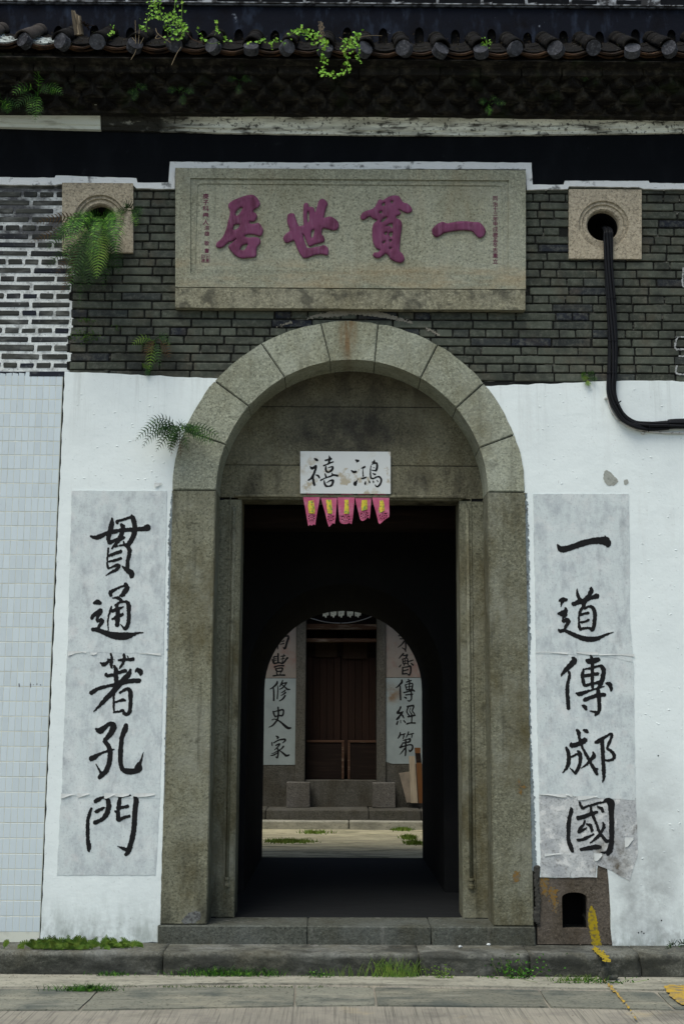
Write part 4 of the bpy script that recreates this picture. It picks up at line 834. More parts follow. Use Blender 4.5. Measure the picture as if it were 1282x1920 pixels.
# torn curls at the seams
def flap(px, py, wd, ht, t, curl=.003):
    a = W(px, py, Ya-.004); n = 5; m_ = 4; vs = []; fs = []
    for i in range(n+1):
        for j in range(m_+1):
            u = i/n; v = j/m_; q = a+Vector((wd*u*.0036, 0, -ht*v*.0036*(.6+.4*math.sin(u*3+px)*1)))
            q.y -= curl*(v*v)*(.5+.5*math.sin(u*5+py)); q += Vector((random.uniform(-.001, .001), 0, random.uniform(-.0012, .0012))); vs.append(q)
    for i in range(n):
        for j in range(m_): k = i*(m_+1)+j; fs.append((k, k+1, k+m_+2, k+m_+1))
    put(obj('torn_flap', mesh('f', vs, fs), FLP), t)
random.seed(21)
for (x, y, a, b, t) in ((128, 1221, 34, 10, tL), (170, 1223, 12, 5, tL), (262, 1224, 40, 5, tL), (115, 1488, 26, 9, tL), (146, 1487, 22, 8, tL), (196, 1487, 20, 10, tL), (214, 1487, 28, 7, tL), (252, 1487, 38, 7, tL), (1003, 1222, 60, 5, tR), (1080, 1222, 40, 6, tR), (1122, 1226, 66, 7, tR), (1010, 1488, 50, 7, tR), (1060, 1489, 12, 6, tR), (1082, 1492, 36, 8, tR), (1113, 1600, 14, 14, tR), (1170, 1570, 16, 18, tR), (1020, 1600, 30, 6, tR), (290, 905, 14, 8, tL)):
    flap(x, y, a, b, t)

# notice on the lintel
Yn = Yt-.03
tn = thing('lintel_notice', 'small white water stained paper notice with two black characters on the lintel', 'notice', W(648, 926, Yn))
ps = put(obj('paper_sheet', prism([pxl([(563, 846), (732, 847), (732, 926), (563, 925)], Yn)], Yn, Yn+.006), PAPN), tn)
for nm, ox, oy in (('xi', 555, 840), ('hong', 650, 840)):
    o = brush('brush_character', ox, oy, U2, CH[nm], Yn-.0004, INK, None, cell=1.2, rough=.2); o.parent = ps; o.matrix_parent_inverse = Matrix.Identity(4)
# five pink paper pennants with cut-work ends
names5 = ['leftmost pink paper pennant, narrow with gold label', 'second pink paper pennant, twisted and folded on its left edge', 'middle pink paper pennant, hanging straight and flat', 'fourth pink paper pennant, short with a dull gold label', 'rightmost pink paper pennant, tilted with its end swung right']
pen = [[(568, 926), (600, 926), (600, 932), (592, 975), (591, 986), (588, 982), (585, 986), (580, 983), (578, 988), (573, 958), (569, 938)],
       [(601, 926), (632, 926), (632, 932), (628, 984), (625, 980), (620, 985), (616, 989), (609, 960), (601, 932)],
       [(633, 926), (664, 926), (665, 932), (660, 984), (656, 980), (647, 983), (638, 981), (636, 975), (633, 940)],
       [(665, 926), (696, 926), (696, 932), (693, 975), (690, 969), (683, 976), (676, 977), (672, 962), (666, 938)],
       [(697, 926), (730, 926), (729, 944), (730, 968), (727, 971), (720, 975), (716, 979), (710, 984), (706, 966), (698, 938)]]
gl = [[(576, 939), (592, 938), (590, 963), (579, 962)], [(611, 937), (624, 937), (624, 964), (614, 962)], [(641, 937), (656, 937), (655, 963), (641, 963)], [(674, 938), (688, 937), (689, 955), (678, 958)], [(706, 939), (718, 938), (723, 956), (711, 962)]]
for k in range(5):
    Yk = Yn+.012+[0, .004, 0, .003, .001][k]; pl = pen[k]
    tp = thing('paper_pennant', names5[k]+', under the white notice', 'pennant', W(pl[0][0]+16, 926, Yk), 'pink paper pennants under the notice')
    hs = []; yb_ = max(p[1] for p in pl); cxm = {0: 584, 1: 620, 2: 648, 3: 683, 4: 718}[k]; yh = {0: 970, 1: 971, 2: 971, 3: 965, 4: 967}[k]
    for dx, dy, r_ in ((-6, -2, 1.2), (-6, 2.5, 1.2), (-2.2, 0, 1.0), (2.2, 0, 1.0), (6, -2, 1.2), (6, 2.5, 1.2), (0, 5, 1.1), (-3.5, 5, .9), (3.5, 5, .9), (-4, -3.5, .9), (4, -3.5, .9), (0, -4, .9)):
        f = .8 if k in (0, 1) else 1; a = {4: -.35, 3: -.15}.get(k, 0); X_, Y_ = dx*f, dy; X2 = X_*math.cos(a)-Y_*math.sin(a); Y2 = X_*math.sin(a)+Y_*math.cos(a)
        hs.append([(cxm+X2-r_, yh+Y2-r_), (cxm+X2+r_, yh+Y2-r_), (cxm+X2+r_, yh+Y2+r_), (cxm+X2-r_, yh+Y2+r_)])
    sp = (min(p[0] for p in pl)-1, 925.5, max(p[0] for p in pl)+1, yb_+1); n = (int((sp[2]-sp[0])/.45), int((sp[3]-sp[1])/.45))
    xs, ys, D = sdf_grid(n, sp, (), [pl], hs, 0)
    def mp(u, v, h, Yk=Yk, k=k): return W(u, v, Yk-h+.006*math.sin((u-570)*.35+k)*min(1, (v-926)/30)+[.0, -.006, 0, .004, -.004][k]*(v-926)/50)
    put(obj('tissue_sheet', sdf_mesh(xs, ys, D, mp, .0006), PNN), tp)
    g4 = gl[k]; vs = []; fs = []
    for i in range(5):
        for j in range(5):
            u, v = i/4, j/4; x_ = (g4[0][0]*(1-u)+g4[1][0]*u)*(1-v)+(g4[3][0]*(1-u)+g4[2][0]*u)*v; y_ = (g4[0][1]*(1-u)+g4[1][1]*u)*(1-v)+(g4[3][1]*(1-u)+g4[2][1]*u)*v; vs.append(mp(x_, y_, .0016))
    for i in range(4):
        for j in range(4): q = i*5+j; fs.append((q, q+1, q+6, q+5))
    put(obj('gold_label', mesh('g', vs, fs), GLD), tp)

# ------------------------------------------------------------------ tiled wall at the left
tw = thing('tiled_wall', 'pale blue grey wall of small upright ceramic tiles at the left edge', 'wall', (-2.3, 0, -.12))
xr = W(112, 900).x-.004; ztl = W(50, 699).z
put(obj('grout_bed', prism([[(-3.6, -.12), (xr, -.12), (xr-.0, ztl), (-3.6, ztl)]], -.0092, .001), GRT2), tw)
tm = box(-.0205, .0205, -.0032, .001, -.0465, .0465, bev=.0012); tm.materials.append(CER)
tc = []; z = ztl-.045
while z > -.1:
    x = xr-.023
    while x > -3.4: tc.append((x, z)); x -= .0438
    z -= .0985
def tin(c):
    e = (c[0]-CAM.x); # in the frame?
    return c[0] > W(-6, 1920-((c[1]+.6)/7.3)*1920).x-.0 and c[0] > -2.6
tv = [c for c in tc if c[0] > (-2.345-.03*(c[1]) - .03)]
tv = tv[:300]; tvs = set(tv); 
for c in tv:
    o = obj('wall_tile', tm, None, tw); o.location = (c[0]+2.3, -.007-random.uniform(0, .0006), c[1]+.12); o.rotation_euler = (R(random.uniform(-.35, .35)), 0, R(random.uniform(-.5, .5)))
o = put(obj('wall_tiles', joinm([(tm, Vector((c[0], -.0072, c[1]))) for c in tc if c not in tvs]), CER), tw); o['kind'] = 'stuff'
px_mark('stencilled_mark', (32, 1276, 84, 1292), mk('grey_mark', (.15, .16, .17), (), .8), -.0105, tw, strokes=[[(36, 1281, 2), (37, 1287, 2)], [(58, 1280, 1.5), (58, 1288, 2)], [(63, 1284, 2)], [(70, 1283, 2.5)], [(77, 1284, 2)]], rough=.3, cell=.7, thick=.0006)

# ------------------------------------------------------------------ incense niche
Yi = -.018
tn2 = thing('incense_niche', 'low brown granite block with small arched dark niche and yellow spray paint', 'niche', (W(1075, 1775, Yi).x, Yi, -.115))
q = P4(1007, 1641, 1144, 1776, Yi); q[0] = (q[0][0], -.112); q[1] = (q[1][0]+.008, -.112); q[2] = (nxr+.02, W(1130, 1605).z); q[3] = (q[3][0], W(1010, 1622).z)
nx0, nx1 = W(1053, 1700, Yi).x, W(1100, 1700, Yi).x; nz0 = W(1076, 1741, Yi).z; nz1 = W(1076, 1673, Yi).z
hole = [(nx0, nz0), (nx1, nz0)]+[((nx0+nx1)/2+(nx1-nx0)/2*math.cos(R(a)), nz1-.035+.035*math.sin(R(a))) for a in range(0, 181, 15)]
put(obj('niche_stone', prism([q, hole], Yi, 0.03), GRN), tn2)
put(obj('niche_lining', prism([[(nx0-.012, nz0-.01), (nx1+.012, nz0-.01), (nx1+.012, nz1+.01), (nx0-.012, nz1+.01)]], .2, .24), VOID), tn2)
px_mark('yellow_streak', (1090, 1690, 1140, 1782), YSP, Yi-.0006, tn2, strokes=[[(1108, 1702, 6), (1109, 1715, 14), (1112, 1740, 17), (1117, 1765, 17), (1119, 1774, 16)]], rough=.9, cell=1.2, thick=.0008)
px_mark('orange_streak', (1010, 1640, 1060, 1720), OSP, Yi-.0006, tn2, strokes=[[(1020, 1652, 14), (1020, 1676, 8)], [(1036, 1672, 16), (1039, 1690, 10), (1041, 1706, 5)]], rough=2.2, cell=1.2, thick=.0008)
flatmark('spray_line', [(1108, 1778), (1145, 1800)], Z1+.0045, YSP, 'short yellow spray streak across the kerb top below the niche', 'paint mark', strokes=[[(1117, 1780, 8), (1130, 1792, 12), (1140, 1800, 9)]], rough=2.5, cell=1.5)
RND = mk('grey_render', (.17, .21, .22), [((.3, .33, .33), 12, .5, .7, .7), ((.05, .05, .045), 20, .55, .7, .8, {'s': 4})], .95, [(40, .6, .008)])
px_mark('render_edge', (308, 915, 330, 1770), RND, -.0222, wall, strokes=[[(324, 925, 3), (321, 1000, 8), (317, 1200, 5), (312, 1400, 3), (309, 1500, 6), (304, 1650, 3), (302, 1768, 2)]], rough=1.1, cell=1.6, thick=.003)
px_mark('render_edge', (980, 920, 1006, 1640), RND, -.0222, wall, strokes=[[(986, 925, 2), (987, 1020, 7), (989, 1200, 9), (990, 1250, 4), (994, 1400, 3), (997, 1500, 7), (1001, 1630, 8)]], rough=1.1, cell=1.6, thick=.003)
px_mark('white_pointing_mark', (1255, 495, 1300, 705), mk('dull_white_mark', (.34, .36, .35), [((.06, .06, .06), 60, .5, .62, .8)], .95), -.0135, wall, strokes=[[(1280, 503, 2.5), (1279, 535, 3), (1290, 538, 3)], [(1266, 632, 2.5), (1290, 631, 2.5)], [(1268, 634, 2.5), (1265, 648, 3), (1268, 655, 3), (1290, 654, 2.5)], [(1272, 668, 2.5), (1290, 668, 2.5)], [(1268, 686, 2.5), (1267, 700, 3), (1290, 702, 2)]], rough=.5, cell=1.2, thick=.003)
# crumbling gap stone between jamb and niche
(px_mark('mortar_lump', (995, 1622, 1018, 1740), mk('dark_mortar', (.045, .045, .04), [((.12, .12, .1), 40, .5, .7, .6)], 1, [(30, .8, .01)]), -.0215, gate, strokes=[[(1006, 1628, 12), (1005, 1660, 9), (1008, 1690, 10), (1005, 1720, 12), (1010, 1734, 5)]], rough=.8, cell=1.4, thick=.012, roundr=4))

# ------------------------------------------------------------------ cables
tcb = thing('cable_bundle', 'bundle of thick black cables hanging from the right round window and turning right', 'cables', W(1150, 720, -.05))
path = [(1130, 425, .24), (1139, 432, -.03), (1139, 450, -.055), (1140, 500, -.05), (1144, 560, -.05), (1148, 640, -.05), (1147, 700, -.05), (1145, 735, -.05), (1153, 762, -.05), (1168, 783, -.05), (1190, 795, -.05), (1215, 799, -.05), (1250, 798, -.05), (1290, 796, -.05), (1600, 798, -.05), (2000, 804, -.05)]
random.seed(5)
for k in range(7):
    a = k/7*6.28; rr = .021 if k else 0; pts = []
    for i, (x, y, Y) in enumerate(path):
        tw_ = a+i*.35; p = W(x, y, Y); s = 1.0 if 0 < i else .5
        d = Vector((math.cos(tw_)*rr*1.15, math.sin(tw_)*rr*.8, math.sin(tw_)*rr*(1.0 if i > 8 else .1)))
        if i > 10: d = Vector((0, math.cos(tw_)*rr*.7, math.sin(tw_)*rr*(1.1 if k != 3 else 1.9)))
        pts.append(p+d*s+Vector((random.uniform(-.003, .003), 0, random.uniform(-.003, .003))))
    put(obj('cable', mesh('c', *tube(smooth_path(pts, 6), random.uniform(.0085, .012), 8), smooth=True), CBL), tcb)
pts = [W(x, y, -.032) for x, y in ((1138, 722), (1139, 750), (1148, 775), (1165, 793), (1185, 803), (1205, 808), (1240, 811), (1290, 812), (1600, 815), (2000, 822))]
put(obj('white_conduit', mesh('c', *tube(smooth_path(pts, 6), .007, 8), smooth=True), CND), tcb)
for (x, y, a) in ((1141, 700, 0), (1152, 757, .6), (1211, 800, 1.57), (1141, 560, 0), (1144, 640, 0)):
    p = W(x+4, y, -.05); c_ = [(p.x+.033*math.cos(t)*(1), -.05+.026*math.sin(t), p.z) for t in [i*6.283/16 for i in range(17)]]
    if a: c_ = [(p.x+(q[0]-p.x)*math.cos(a), q[1], p.z+(q[0]-p.x)*math.sin(a)) for q in c_]
    put(obj('cable_tie', mesh('t', *tube(c_, .003, 6)), CBL), tcb)
for (x, y) in ((1137, 747), (1206, 812)):
    p = W(x, y, -.03); put(obj('wall_clip', box(p.x-.018, p.x+.008, -.04, -.02, p.z-.006, p.z+.006, bev=.002), CND), tcb)

# ------------------------------------------------------------------ plants
def frond(root, d, L, droop, pl_, n=20, curl=.0, width=.17, side=None):
    """feathered frond: stem, paired narrow blades"""
    P = [Vector(root)]; dr = Vector(d).normalized(); st = L/n
    for i in range(n):
        dr = (dr+Vector((0, 0, -droop/n))+Vector((random.uniform(-.02, .02),)*3)).normalized(); P.append(P[-1]+dr*st)
    parts = [tube(P, [.0022*(1-i/(n+1))+.0006 for i in range(n+1)], 4)]
    for i in range(2, n+1):
        t = i/n; l = pl_*math.sin(math.pi*min(1, .12+t*.86))**.8*random.uniform(.85, 1.1)
        T_ = (P[i]-P[i-1]).normalized(); nv = T_.cross(Vector((0, 1, 0))); nv = nv if nv.length > .2 else T_.cross(Vector((1, 0, 0))); nv.normalize(); up = T_.cross(nv)
        for s in (-1, 1):
            b0 = (nv*s+T_*.55).normalized(); w0 = T_*(l*width*.5+.0006)
            mid_ = P[i]+b0*l*.55+up*curl*l*.2; tip = P[i]+b0*l+T_*l*.15+Vector((0, 0, -l*.22))
            parts.append(([P[i]-w0, mid_-w0*.8, tip, mid_+w0*.8, P[i]+w0], [(0, 1, 2, 3, 4)]))
    return join(parts)
def fern(name, label, spots, px, py, Y, mts, cat='fern', seed=1, group=None, LK=1.12):
    random.seed(seed); root = W(px, py, Y); t = thing(name, label, cat, root, group)
    for k, (d, L, dr, pl_, mi) in enumerate(spots):
        L *= LK; pl_ *= 1.05
        put(obj('frond', mesh('f', *frond(root+Vector((random.uniform(-.02, .02), 0, random.uniform(-.015, .015))), d, L, dr, pl_, n=max(9, int(L/.024)))), LF[mi]), t)
    return t
fern('fern', 'large bright fern with long fronds drooping from the left round window', [((.3, -.5, .3), .36, 2.8, .08, 0), ((.02, -.7, .25), .48, 3.0, .10, 0), ((.22, -.6, .3), .52, 2.6, .105, 0), ((-.12, -.5, .2), .56, 2.6, .10, 0), ((.08, -.45, -.1), .50, 2.2, .095, 4),
    ((-.55, -.35, .35), .32, 2.2, .08, 1), ((-.1, -.3, -.6), .42, 1.0, .09, 1), ((.12, -.3, -.6), .40, 1.0, .09, 1), ((-.7, -.3, .1), .36, 1.6, .08, 1), ((-.5, -.25, -.5), .34, 1.2, .085, 1), ((-.25, -.25, -.4), .44, 1.4, .09, 1), ((.3, -.3, -.3), .36, 1.6, .08, 1), ((-.95, -.3, .35), .34, .9, .06, 2), ((-.95, -.3, -.15), .38, .5, .055, 2)], 190, 420, -.03, 0, seed=3, LK=1.38)
fern('fern', 'dry brown tangle of old fern hanging under the left round window', [((-.2, -.3, -.6), .22, .8, .05, 2), ((-.5, -.3, -.6), .2, .6, .05, 2), ((.1, -.3, -.8), .2, .6, .05, 1), ((-.3, -.2, -.9), .26, .4, .045, 2), ((.3, -.3, -.7), .22, .6, .04, 1), ((-.1, -.2, -1), .3, .3, .04, 1), ((-.7, -.3, -.3), .2, .8, .05, 1)], 160, 455, -.04, 0, seed=4, LK=1.7)
fern('fern', 'small green fern on the right edge of the left window block', [((.5, -.4, .3), .12, 1.6, .05, 1), ((-.2, -.4, .6), .12, 1.8, .05, 1), ((.3, -.4, -.6), .15, .8, .045, 0), ((.8, -.3, .1), .12, 1.5, .04, 1), ((-.6, -.3, .3), .1, 1.4, .04, 1)], 245, 398, -.03, 0, seed=5)
fern('fern', 'dark green fern growing on the left shoulder of the stone arch', [((-.9, -.5, .5), .32, 1.6, .055, 1), ((-.8, -.5, .2), .28, 1.7, .05, 1), ((-.5, -.5, .8), .28, 2.2, .05, 1), ((.2, -.6, .7), .24, 2.6, .05, 1), ((.7, -.6, .4), .30, 1.8, .06, 1), ((.9, -.5, .3), .33, 1.2, .055, 1), ((.8, -.5, .0), .32, .9, .055, 0), ((-.6, -.5, -.2), .22, 1.2, .05, 1), ((-.2, -.5, .1), .2, 2, .05, 1), ((.4, -.5, -.2), .2, 1.4, .05, 1), ((-.1, -.5, -.7), .2, .5, .035, 2), ((.1, -.5, -.7), .22, .4, .035, 2), ((-.35, -.5, -.6), .16, .5, .04, 2), ((-.4, -.5, .5), .2, 1.8, .05, 1)]+[((random.uniform(-1, 1), -.6, random.uniform(-.3, .6)), random.uniform(.12, .22), random.uniform(1.2, 2.4), .045, 1) for _ in range(12)], 334, 806, -.05, 0, seed=6, LK=1.15)
fern('fern', 'dull brownish fern on the brick wall beside the arch crown at left', [((-.5, -.4, .5), .18, 1.8, .045, 4), ((.4, -.4, .3), .2, 1.8, .05, 1), ((.2, -.4, -.4), .22, 1.2, .05, 1), ((-.3, -.4, -.2), .16, 1.6, .05, 2), ((.0, -.3, -.8), .2, .6, .045, 4), ((.5, -.3, -.2), .18, 1.5, .05, 2), ((-.6, -.3, 0), .15, 1.4, .04, 1)], 292, 640, -.02, 0, seed=7)
fern('fern', 'tiny fern hanging at the top edge of the left white plaster', [((0, -.3, -.8), .06, .5, .025, 1), ((-.4, -.3, -.3), .06, .9, .025, 1), ((.4, -.3, .2), .06, 1.2, .025, 1), ((-.3, -.3, .7), .07, 1.2, .025, 4)], 280, 692, -.024, 0, seed=8)
fern('fern', 'tiny fern at the top edge of the right white plaster', [((0, -.3, -.4), .05, .8, .03, 4), ((-.6, -.3, .3), .07, 1.0, .03, 4), ((.6, -.3, .3), .07, 1.0, .03, 1), ((.3, -.3, .8), .07, 1.2, .03, 1), ((-.2, -.3, .8), .06, 1.2, .03, 0)], 1101, 711, -.024, 0, seed=9)
fern('fern', 'dark withered fern at the foot of the white wall by the right edge', [((-.6, -.4, .7), .17, 2.4, .045, 1), ((-.3, -.4, .9), .17, 2.6, .045, 1), ((.2, -.4, .9), .16, 2.6, .045, 1), ((.6, -.4, .6), .17, 2.4, .045, 1), ((-.8, -.4, .4), .15, 1.6, .04, 2), ((.8, -.5, .3), .15, 1.6, .04, 1), ((0, -.7, .5), .13, 2.4, .04, 1), ((.9, -.3, .7), .2, 2, .045, 1), ((-.2, -.6, .3), .13, 2.4, .04, 2)], 1268, 1779, -.03, 0, seed=10)
fern('fern', 'green ferns hanging from the dark corbels over the left cornice', [((-.4, -.4, .4), .2, 2.0, .06, 0), ((.3, -.5, .4), .22, 2.0, .06, 1), ((.6, -.4, .4), .26, 1.6, .055, 0), ((-.1, -.4, -.5), .2, 1.0, .05, 0), ((.2, -.4, -.6), .22, .8, .05, 0), ((-.6, -.4, -.1), .18, 1.4, .05, 1), ((.1, -.4, .6), .24, 1.8, .05, 0), ((0, -.4, -.9), .25, .5, .05, 0), ((.35, -.4, -.8), .2, .5, .05, 1)], 70, 175, -.27, 0, seed=12)
fern('fern', 'half cut fern frond hanging over the cornice at the left frame edge', [((.6, -.4, -.2), .16, 1.0, .05, 0), ((.3, -.4, -.5), .14, .8, .05, 0), ((-.3, -.4, .3), .14, 1.2, .05, 1), ((.7, -.3, .4), .18, 1.8, .045, 1)], 2, 190, -.2, 0, seed=13)
for (x, y, lab, sd) in ((452, 152, 'small dark fern in the corbels above the left part of the cornice', 14), (258, 170, 'very small dark fern low in the corbels left of the plaque', 15), (918, 192, 'small green fern in the corbels above the right part of the plaque', 16), (1098, 130, 'dim small fern on the eave bricks at upper right', 17), (340, 172, 'narrow hanging fern in the corbels above the left plaque end', 18)):
    fern('fern', lab, [((-.5, -.4, .3), .10, 1.6, .035, 1), ((.5, -.4, .3), .12, 1.5, .035, 1), ((0, -.4, -.6), .11, .8, .035, 0 if y > 185 else 1), ((.2, -.5, .6), .1, 2, .035, 1)], x, y, -.3, 0, seed=sd)

# creeping moss-like fern on bricks, small ground weeds
def leaf(c, d, n, s, heart=False):
    d = Vector(d).normalized(); sd = d.cross(Vector(n)).normalized(); up = Vector(n)
    k = [(0, 0), (.42, .12) if heart else (.25, .2), (.5, .42) if heart else (.36, .5), (.22, .8), (0, 1.05), (-.22, .8), (-.5, .42) if heart else (-.36, .5), (-.42, .12) if heart else (-.25, .2)]
    vs = [Vector(c)+sd*(a*s)+d*(b*s)+up*(abs(a)*s*.25) for a, b in k]
    return (vs, [(0, 1, 2, 3, 4), (0, 4, 5, 6, 7)])
def kerbfoot(c):
    if c.z < -.2 and c.y > -.385: c.y = -.385
    return c
def rv(): return Vector((random.uniform(-1, 1), random.uniform(-1, .1), random.uniform(-.6, 1)))
def clump(name, label, px, py, Y, wpx, hpx, n, s, mi, cat='weed', z=None, seed=1, heart=False):
    random.seed(seed); c = W(px, py, Y) if z is None else kerbfoot(G(px, py, z)); t = thing(name, label, cat, c); k = .0036; ps = []; st = []
    for i in range(n):
        a = random.gauss(0, .45); h = abs(random.gauss(0, .45)) if z is not None else random.gauss(0, .45)
        p = c+Vector((a*wpx*k, random.uniform(-.02, .01)-(.0 if z is None else .02), h*hpx*k)); nn = Vector((random.uniform(-.5, .5), -1, random.uniform(-.2, .8))).normalized()
        ps.append(leaf(p, rv(), nn, s*random.uniform(.6, 1.2), heart))
        if z is not None and i % 5 == 0: st.append(tube([c+Vector((a*wpx*k*.7, -.005, 0)), p], .0012, 3))
    o = put(obj('leaves', mesh('l', *join(ps)), LF[mi]), t)
    if st: put(obj('stems', mesh('s', *join(st)), LF[4]), t)
    return t
clump('moss_patch', 'low bright moss fern patch clinging to bricks under the left window', 160, 631, -.016, 34, 16, 150, .012, 5, 'moss', seed=2)
clump('moss_patch', 'thin upper strip of moss fern on the bricks', 164, 601, -.016, 22, 5, 50, .011, 5, 'moss', seed=3)
clump('moss_patch', 'tiny green tuft on the bricks right of the moss patch', 220, 617, -.016, 8, 8, 22, .009, 5, 'moss', seed=4)
def tuft(name, label, px, py, z, wpx, h, n, mi, seed, cat='grass tuft', lean=.5, wd=.0035):
    random.seed(seed); c = kerbfoot(G(px, py, z)); t = thing(name, label, cat, c); ps = []
    for i in range(n):
        b = c+Vector((random.gauss(0, .4)*wpx*.0036, random.uniform(-.02, .02), 0)); hh = h*random.uniform(.4, 1.1); d = Vector((random.uniform(-lean, lean), random.uniform(-lean, lean)*.6, 1))
        w_ = Vector((wd, 0, 0)); m1 = b+d*hh*.5; tp = b+d*hh*.85+Vector((d.x, d.y, 0))*hh*.4
        ps.append(([b-w_*.5, b+w_*.5, m1+w_*.45, tp, m1-w_*.45], [(0, 1, 2, 3, 4)]))
    o = put(obj('blades', mesh('b', *join(ps)), LF[mi]), t); o['kind'] = 'stuff'; return t
def frill(name, label, px, py, z, wpx, h, n, mi, seed):
    random.seed(seed); c = G(px, py, z); t = thing(name, label, 'fern', c)
    ps = []
    for i in range(n):
        b = c+Vector((random.gauss(0, .4)*wpx*.0036, random.uniform(-.03, .0), 0)); ps.append(frond(b, (random.uniform(-.9, .9), random.uniform(-.4, -.05), random.uniform(.9, 1.6)), h*random.uniform(.5, 1.15), 1.5, h*.24, n=9, width=.5))
    put(obj('fronds', mesh('f', *join(ps)), LF[mi]), t)
frill('fern', 'wide low bright fern cushion at the foot of the left plaster', 116, 1779, Z1, 80, .10, 110, 4, 31)
frill('fern', 'smaller pale fern cushion at the foot of the left plaster beside the gateway', 217, 1776, Z1, 46, .085, 38, 4, 32)
ZG = -.25
tuft('grass_tuft', 'dense green grass patch growing along the kerb foot left of centre', 430, 1822, ZG, 110, .075, 300, 0, 41, lean=.9)
tuft('grass_tuft', 'tall thin grass tuft at the kerb foot below the doorway centre', 738, 1828, ZG, 60, .15, 130, 4, 42, lean=.5, wd=.003)
clump('weed', 'small flowering weed at the kerb foot right of the tall grass', 822, 1828, 0, 34, 26, 90, .012, 4, z=ZG, seed=43)
clump('weed', 'dark green leafy weed at the kerb foot under the right jamb', 968, 1832, 0, 50, 34, 170, .017, 0, z=ZG, seed=44)
clump('weed', 'small green weeds at the kerb foot near the middle', 598, 1825, 0, 26, 10, 60, .012, 0, z=ZG, seed=45)
tuft('grass_tuft', 'thin pale stalks against the kerb right of the grass patch', 640, 1824, ZG, 60, .09, 50, 4, 46, lean=.4, wd=.0022)
tuft('grass_tuft', 'green moss grass patch in the slab joint at lower left', 160, 1858, -.25, 60, .05, 330, 0, 47, lean=1.2)
tuft('grass_tuft', 'thin line of grass in the joint between the slabs', 400, 1851, -.25, 250, .016, 190, 5, 48, lean=1.0)
tuft('grass_tuft', 'thin grass at the kerb foot of the left stone', 215, 1824, ZG, 50, .035, 90, 0, 49, lean=.9)
clump('weed', 'low dark weeds along the kerb foot below the niche', 1110, 1842, 0, 90, 10, 150, .012, 0, z=ZG, seed=50)
tuft('grass_tuft', 'short grass at the kerb foot near the right edge', 1080, 1840, ZG, 60, .05, 110, 4, 51, lean=.8)
tuft('grass_tuft', 'small green tuft on the step front under the doorway', 786, 1767, Z1, 18, .02, 50, 5, 52, lean=1)

# vines and weeds on the eave
def vine(name, label, paths, ls, Y=-.5, seed=1, dens=3.0, mi=3, spread=.02, cat='vine'):
    random.seed(seed); r = W(*paths[0][0], Y); t = thing(name, label, cat, r); lv = []; st = []
    for p in paths:
        P = smooth_path([W(a, b, Y+random.uniform(-.03, .02)) for a, b in p], 8); st.append(tube(P, .0018, 4))
        for i, q in enumerate(P):
            for _ in range(int(dens)+(random.random() < dens % 1)):
                d = Vector((random.uniform(-1, 1), random.uniform(-.6, .1), random.uniform(-1, .7))); n = Vector((random.uniform(-.6, .6), -1, random.uniform(-.1, .9))).normalized()
                lv.append(leaf(q+Vector((random.gauss(0, spread), random.gauss(0, .012)-.01, random.gauss(0, spread))), d, n, ls*random.uniform(.55, 1.15), True))
    o = put(obj('stems', mesh('s', *join(st)), LF[4]), t); o['kind'] = 'stuff'; put(obj('leaves', mesh('l', *join(lv)), LF[mi]), t)
vine('vine', 'bright vine mass trailing down from above over the tiles at upper left', [[(280, -20), (284, 10), (276, 40), (272, 60)], [(300, -20), (300, 15), (310, 45), (318, 75)], [(290, -20), (292, 20), (296, 34)], [(330, -20), (328, 30), (334, 60), (338, 76)], [(310, 30), (320, 50), (322, 75)], [(342, -20), (341, 40), (340, 60)], [(322, 30), (330, 44), (345, 60)]], .022, -.5, 61, 1.5, spread=.022)
vine('vine', 'short row of round green leaves on the tile edge right of the vine mass', [[(345, 52), (352, 58)], [(368, 57), (372, 62)], [(377, 68), (382, 74)], [(386, 77), (398, 82), (412, 78)], [(418, 76), (430, 78)], [(404, 40), (408, 52), (403, 66)]], .026, -.52, 62, .35, spread=.008)
vine('vine', 'three small seedlings with yellow green leaves on the tile edge', [[(463, 86), (466, 80)], [(484, 82), (486, 76)], [(495, 78), (496, 74)], [(507, 76), (511, 94)], [(518, 80), (520, 76)], [(530, 78), (533, 86)]], .022, -.52, 63, .35, spread=.005)
vine('vine', 'dense leafy vine over the tile ends above the plaque, looping below the eave', [[(540, 66), (552, 62), (566, 58), (580, 60), (592, 66), (600, 76)], [(560, 60), (575, 64), (588, 76), (592, 84)], [(600, 72), (608, 80), (606, 92)], [(604, 96), (607, 112), (606, 128), (603, 136)], [(603, 138), (612, 140), (626, 142), (640, 140), (648, 132), (652, 118)], [(652, 118), (648, 100), (645, 88), (655, 76), (668, 68), (674, 66)], [(655, 76), (664, 84), (665, 96)], [(672, 104), (674, 112)]], .024, -.54, 64, .9, spread=.014)
random.seed(65)
clump('weed', 'little yellow green plant on the tile edge right of the vine loop', 911, 84, -.5, 12, 10, 40, .013, 3, seed=66)
vine('vine', 'small green sprig standing between tile ends at far left', [[(212, 50), (214, 60)], [(204, 66), (212, 66)]], .016, -.5, 67, .8, spread=.006)
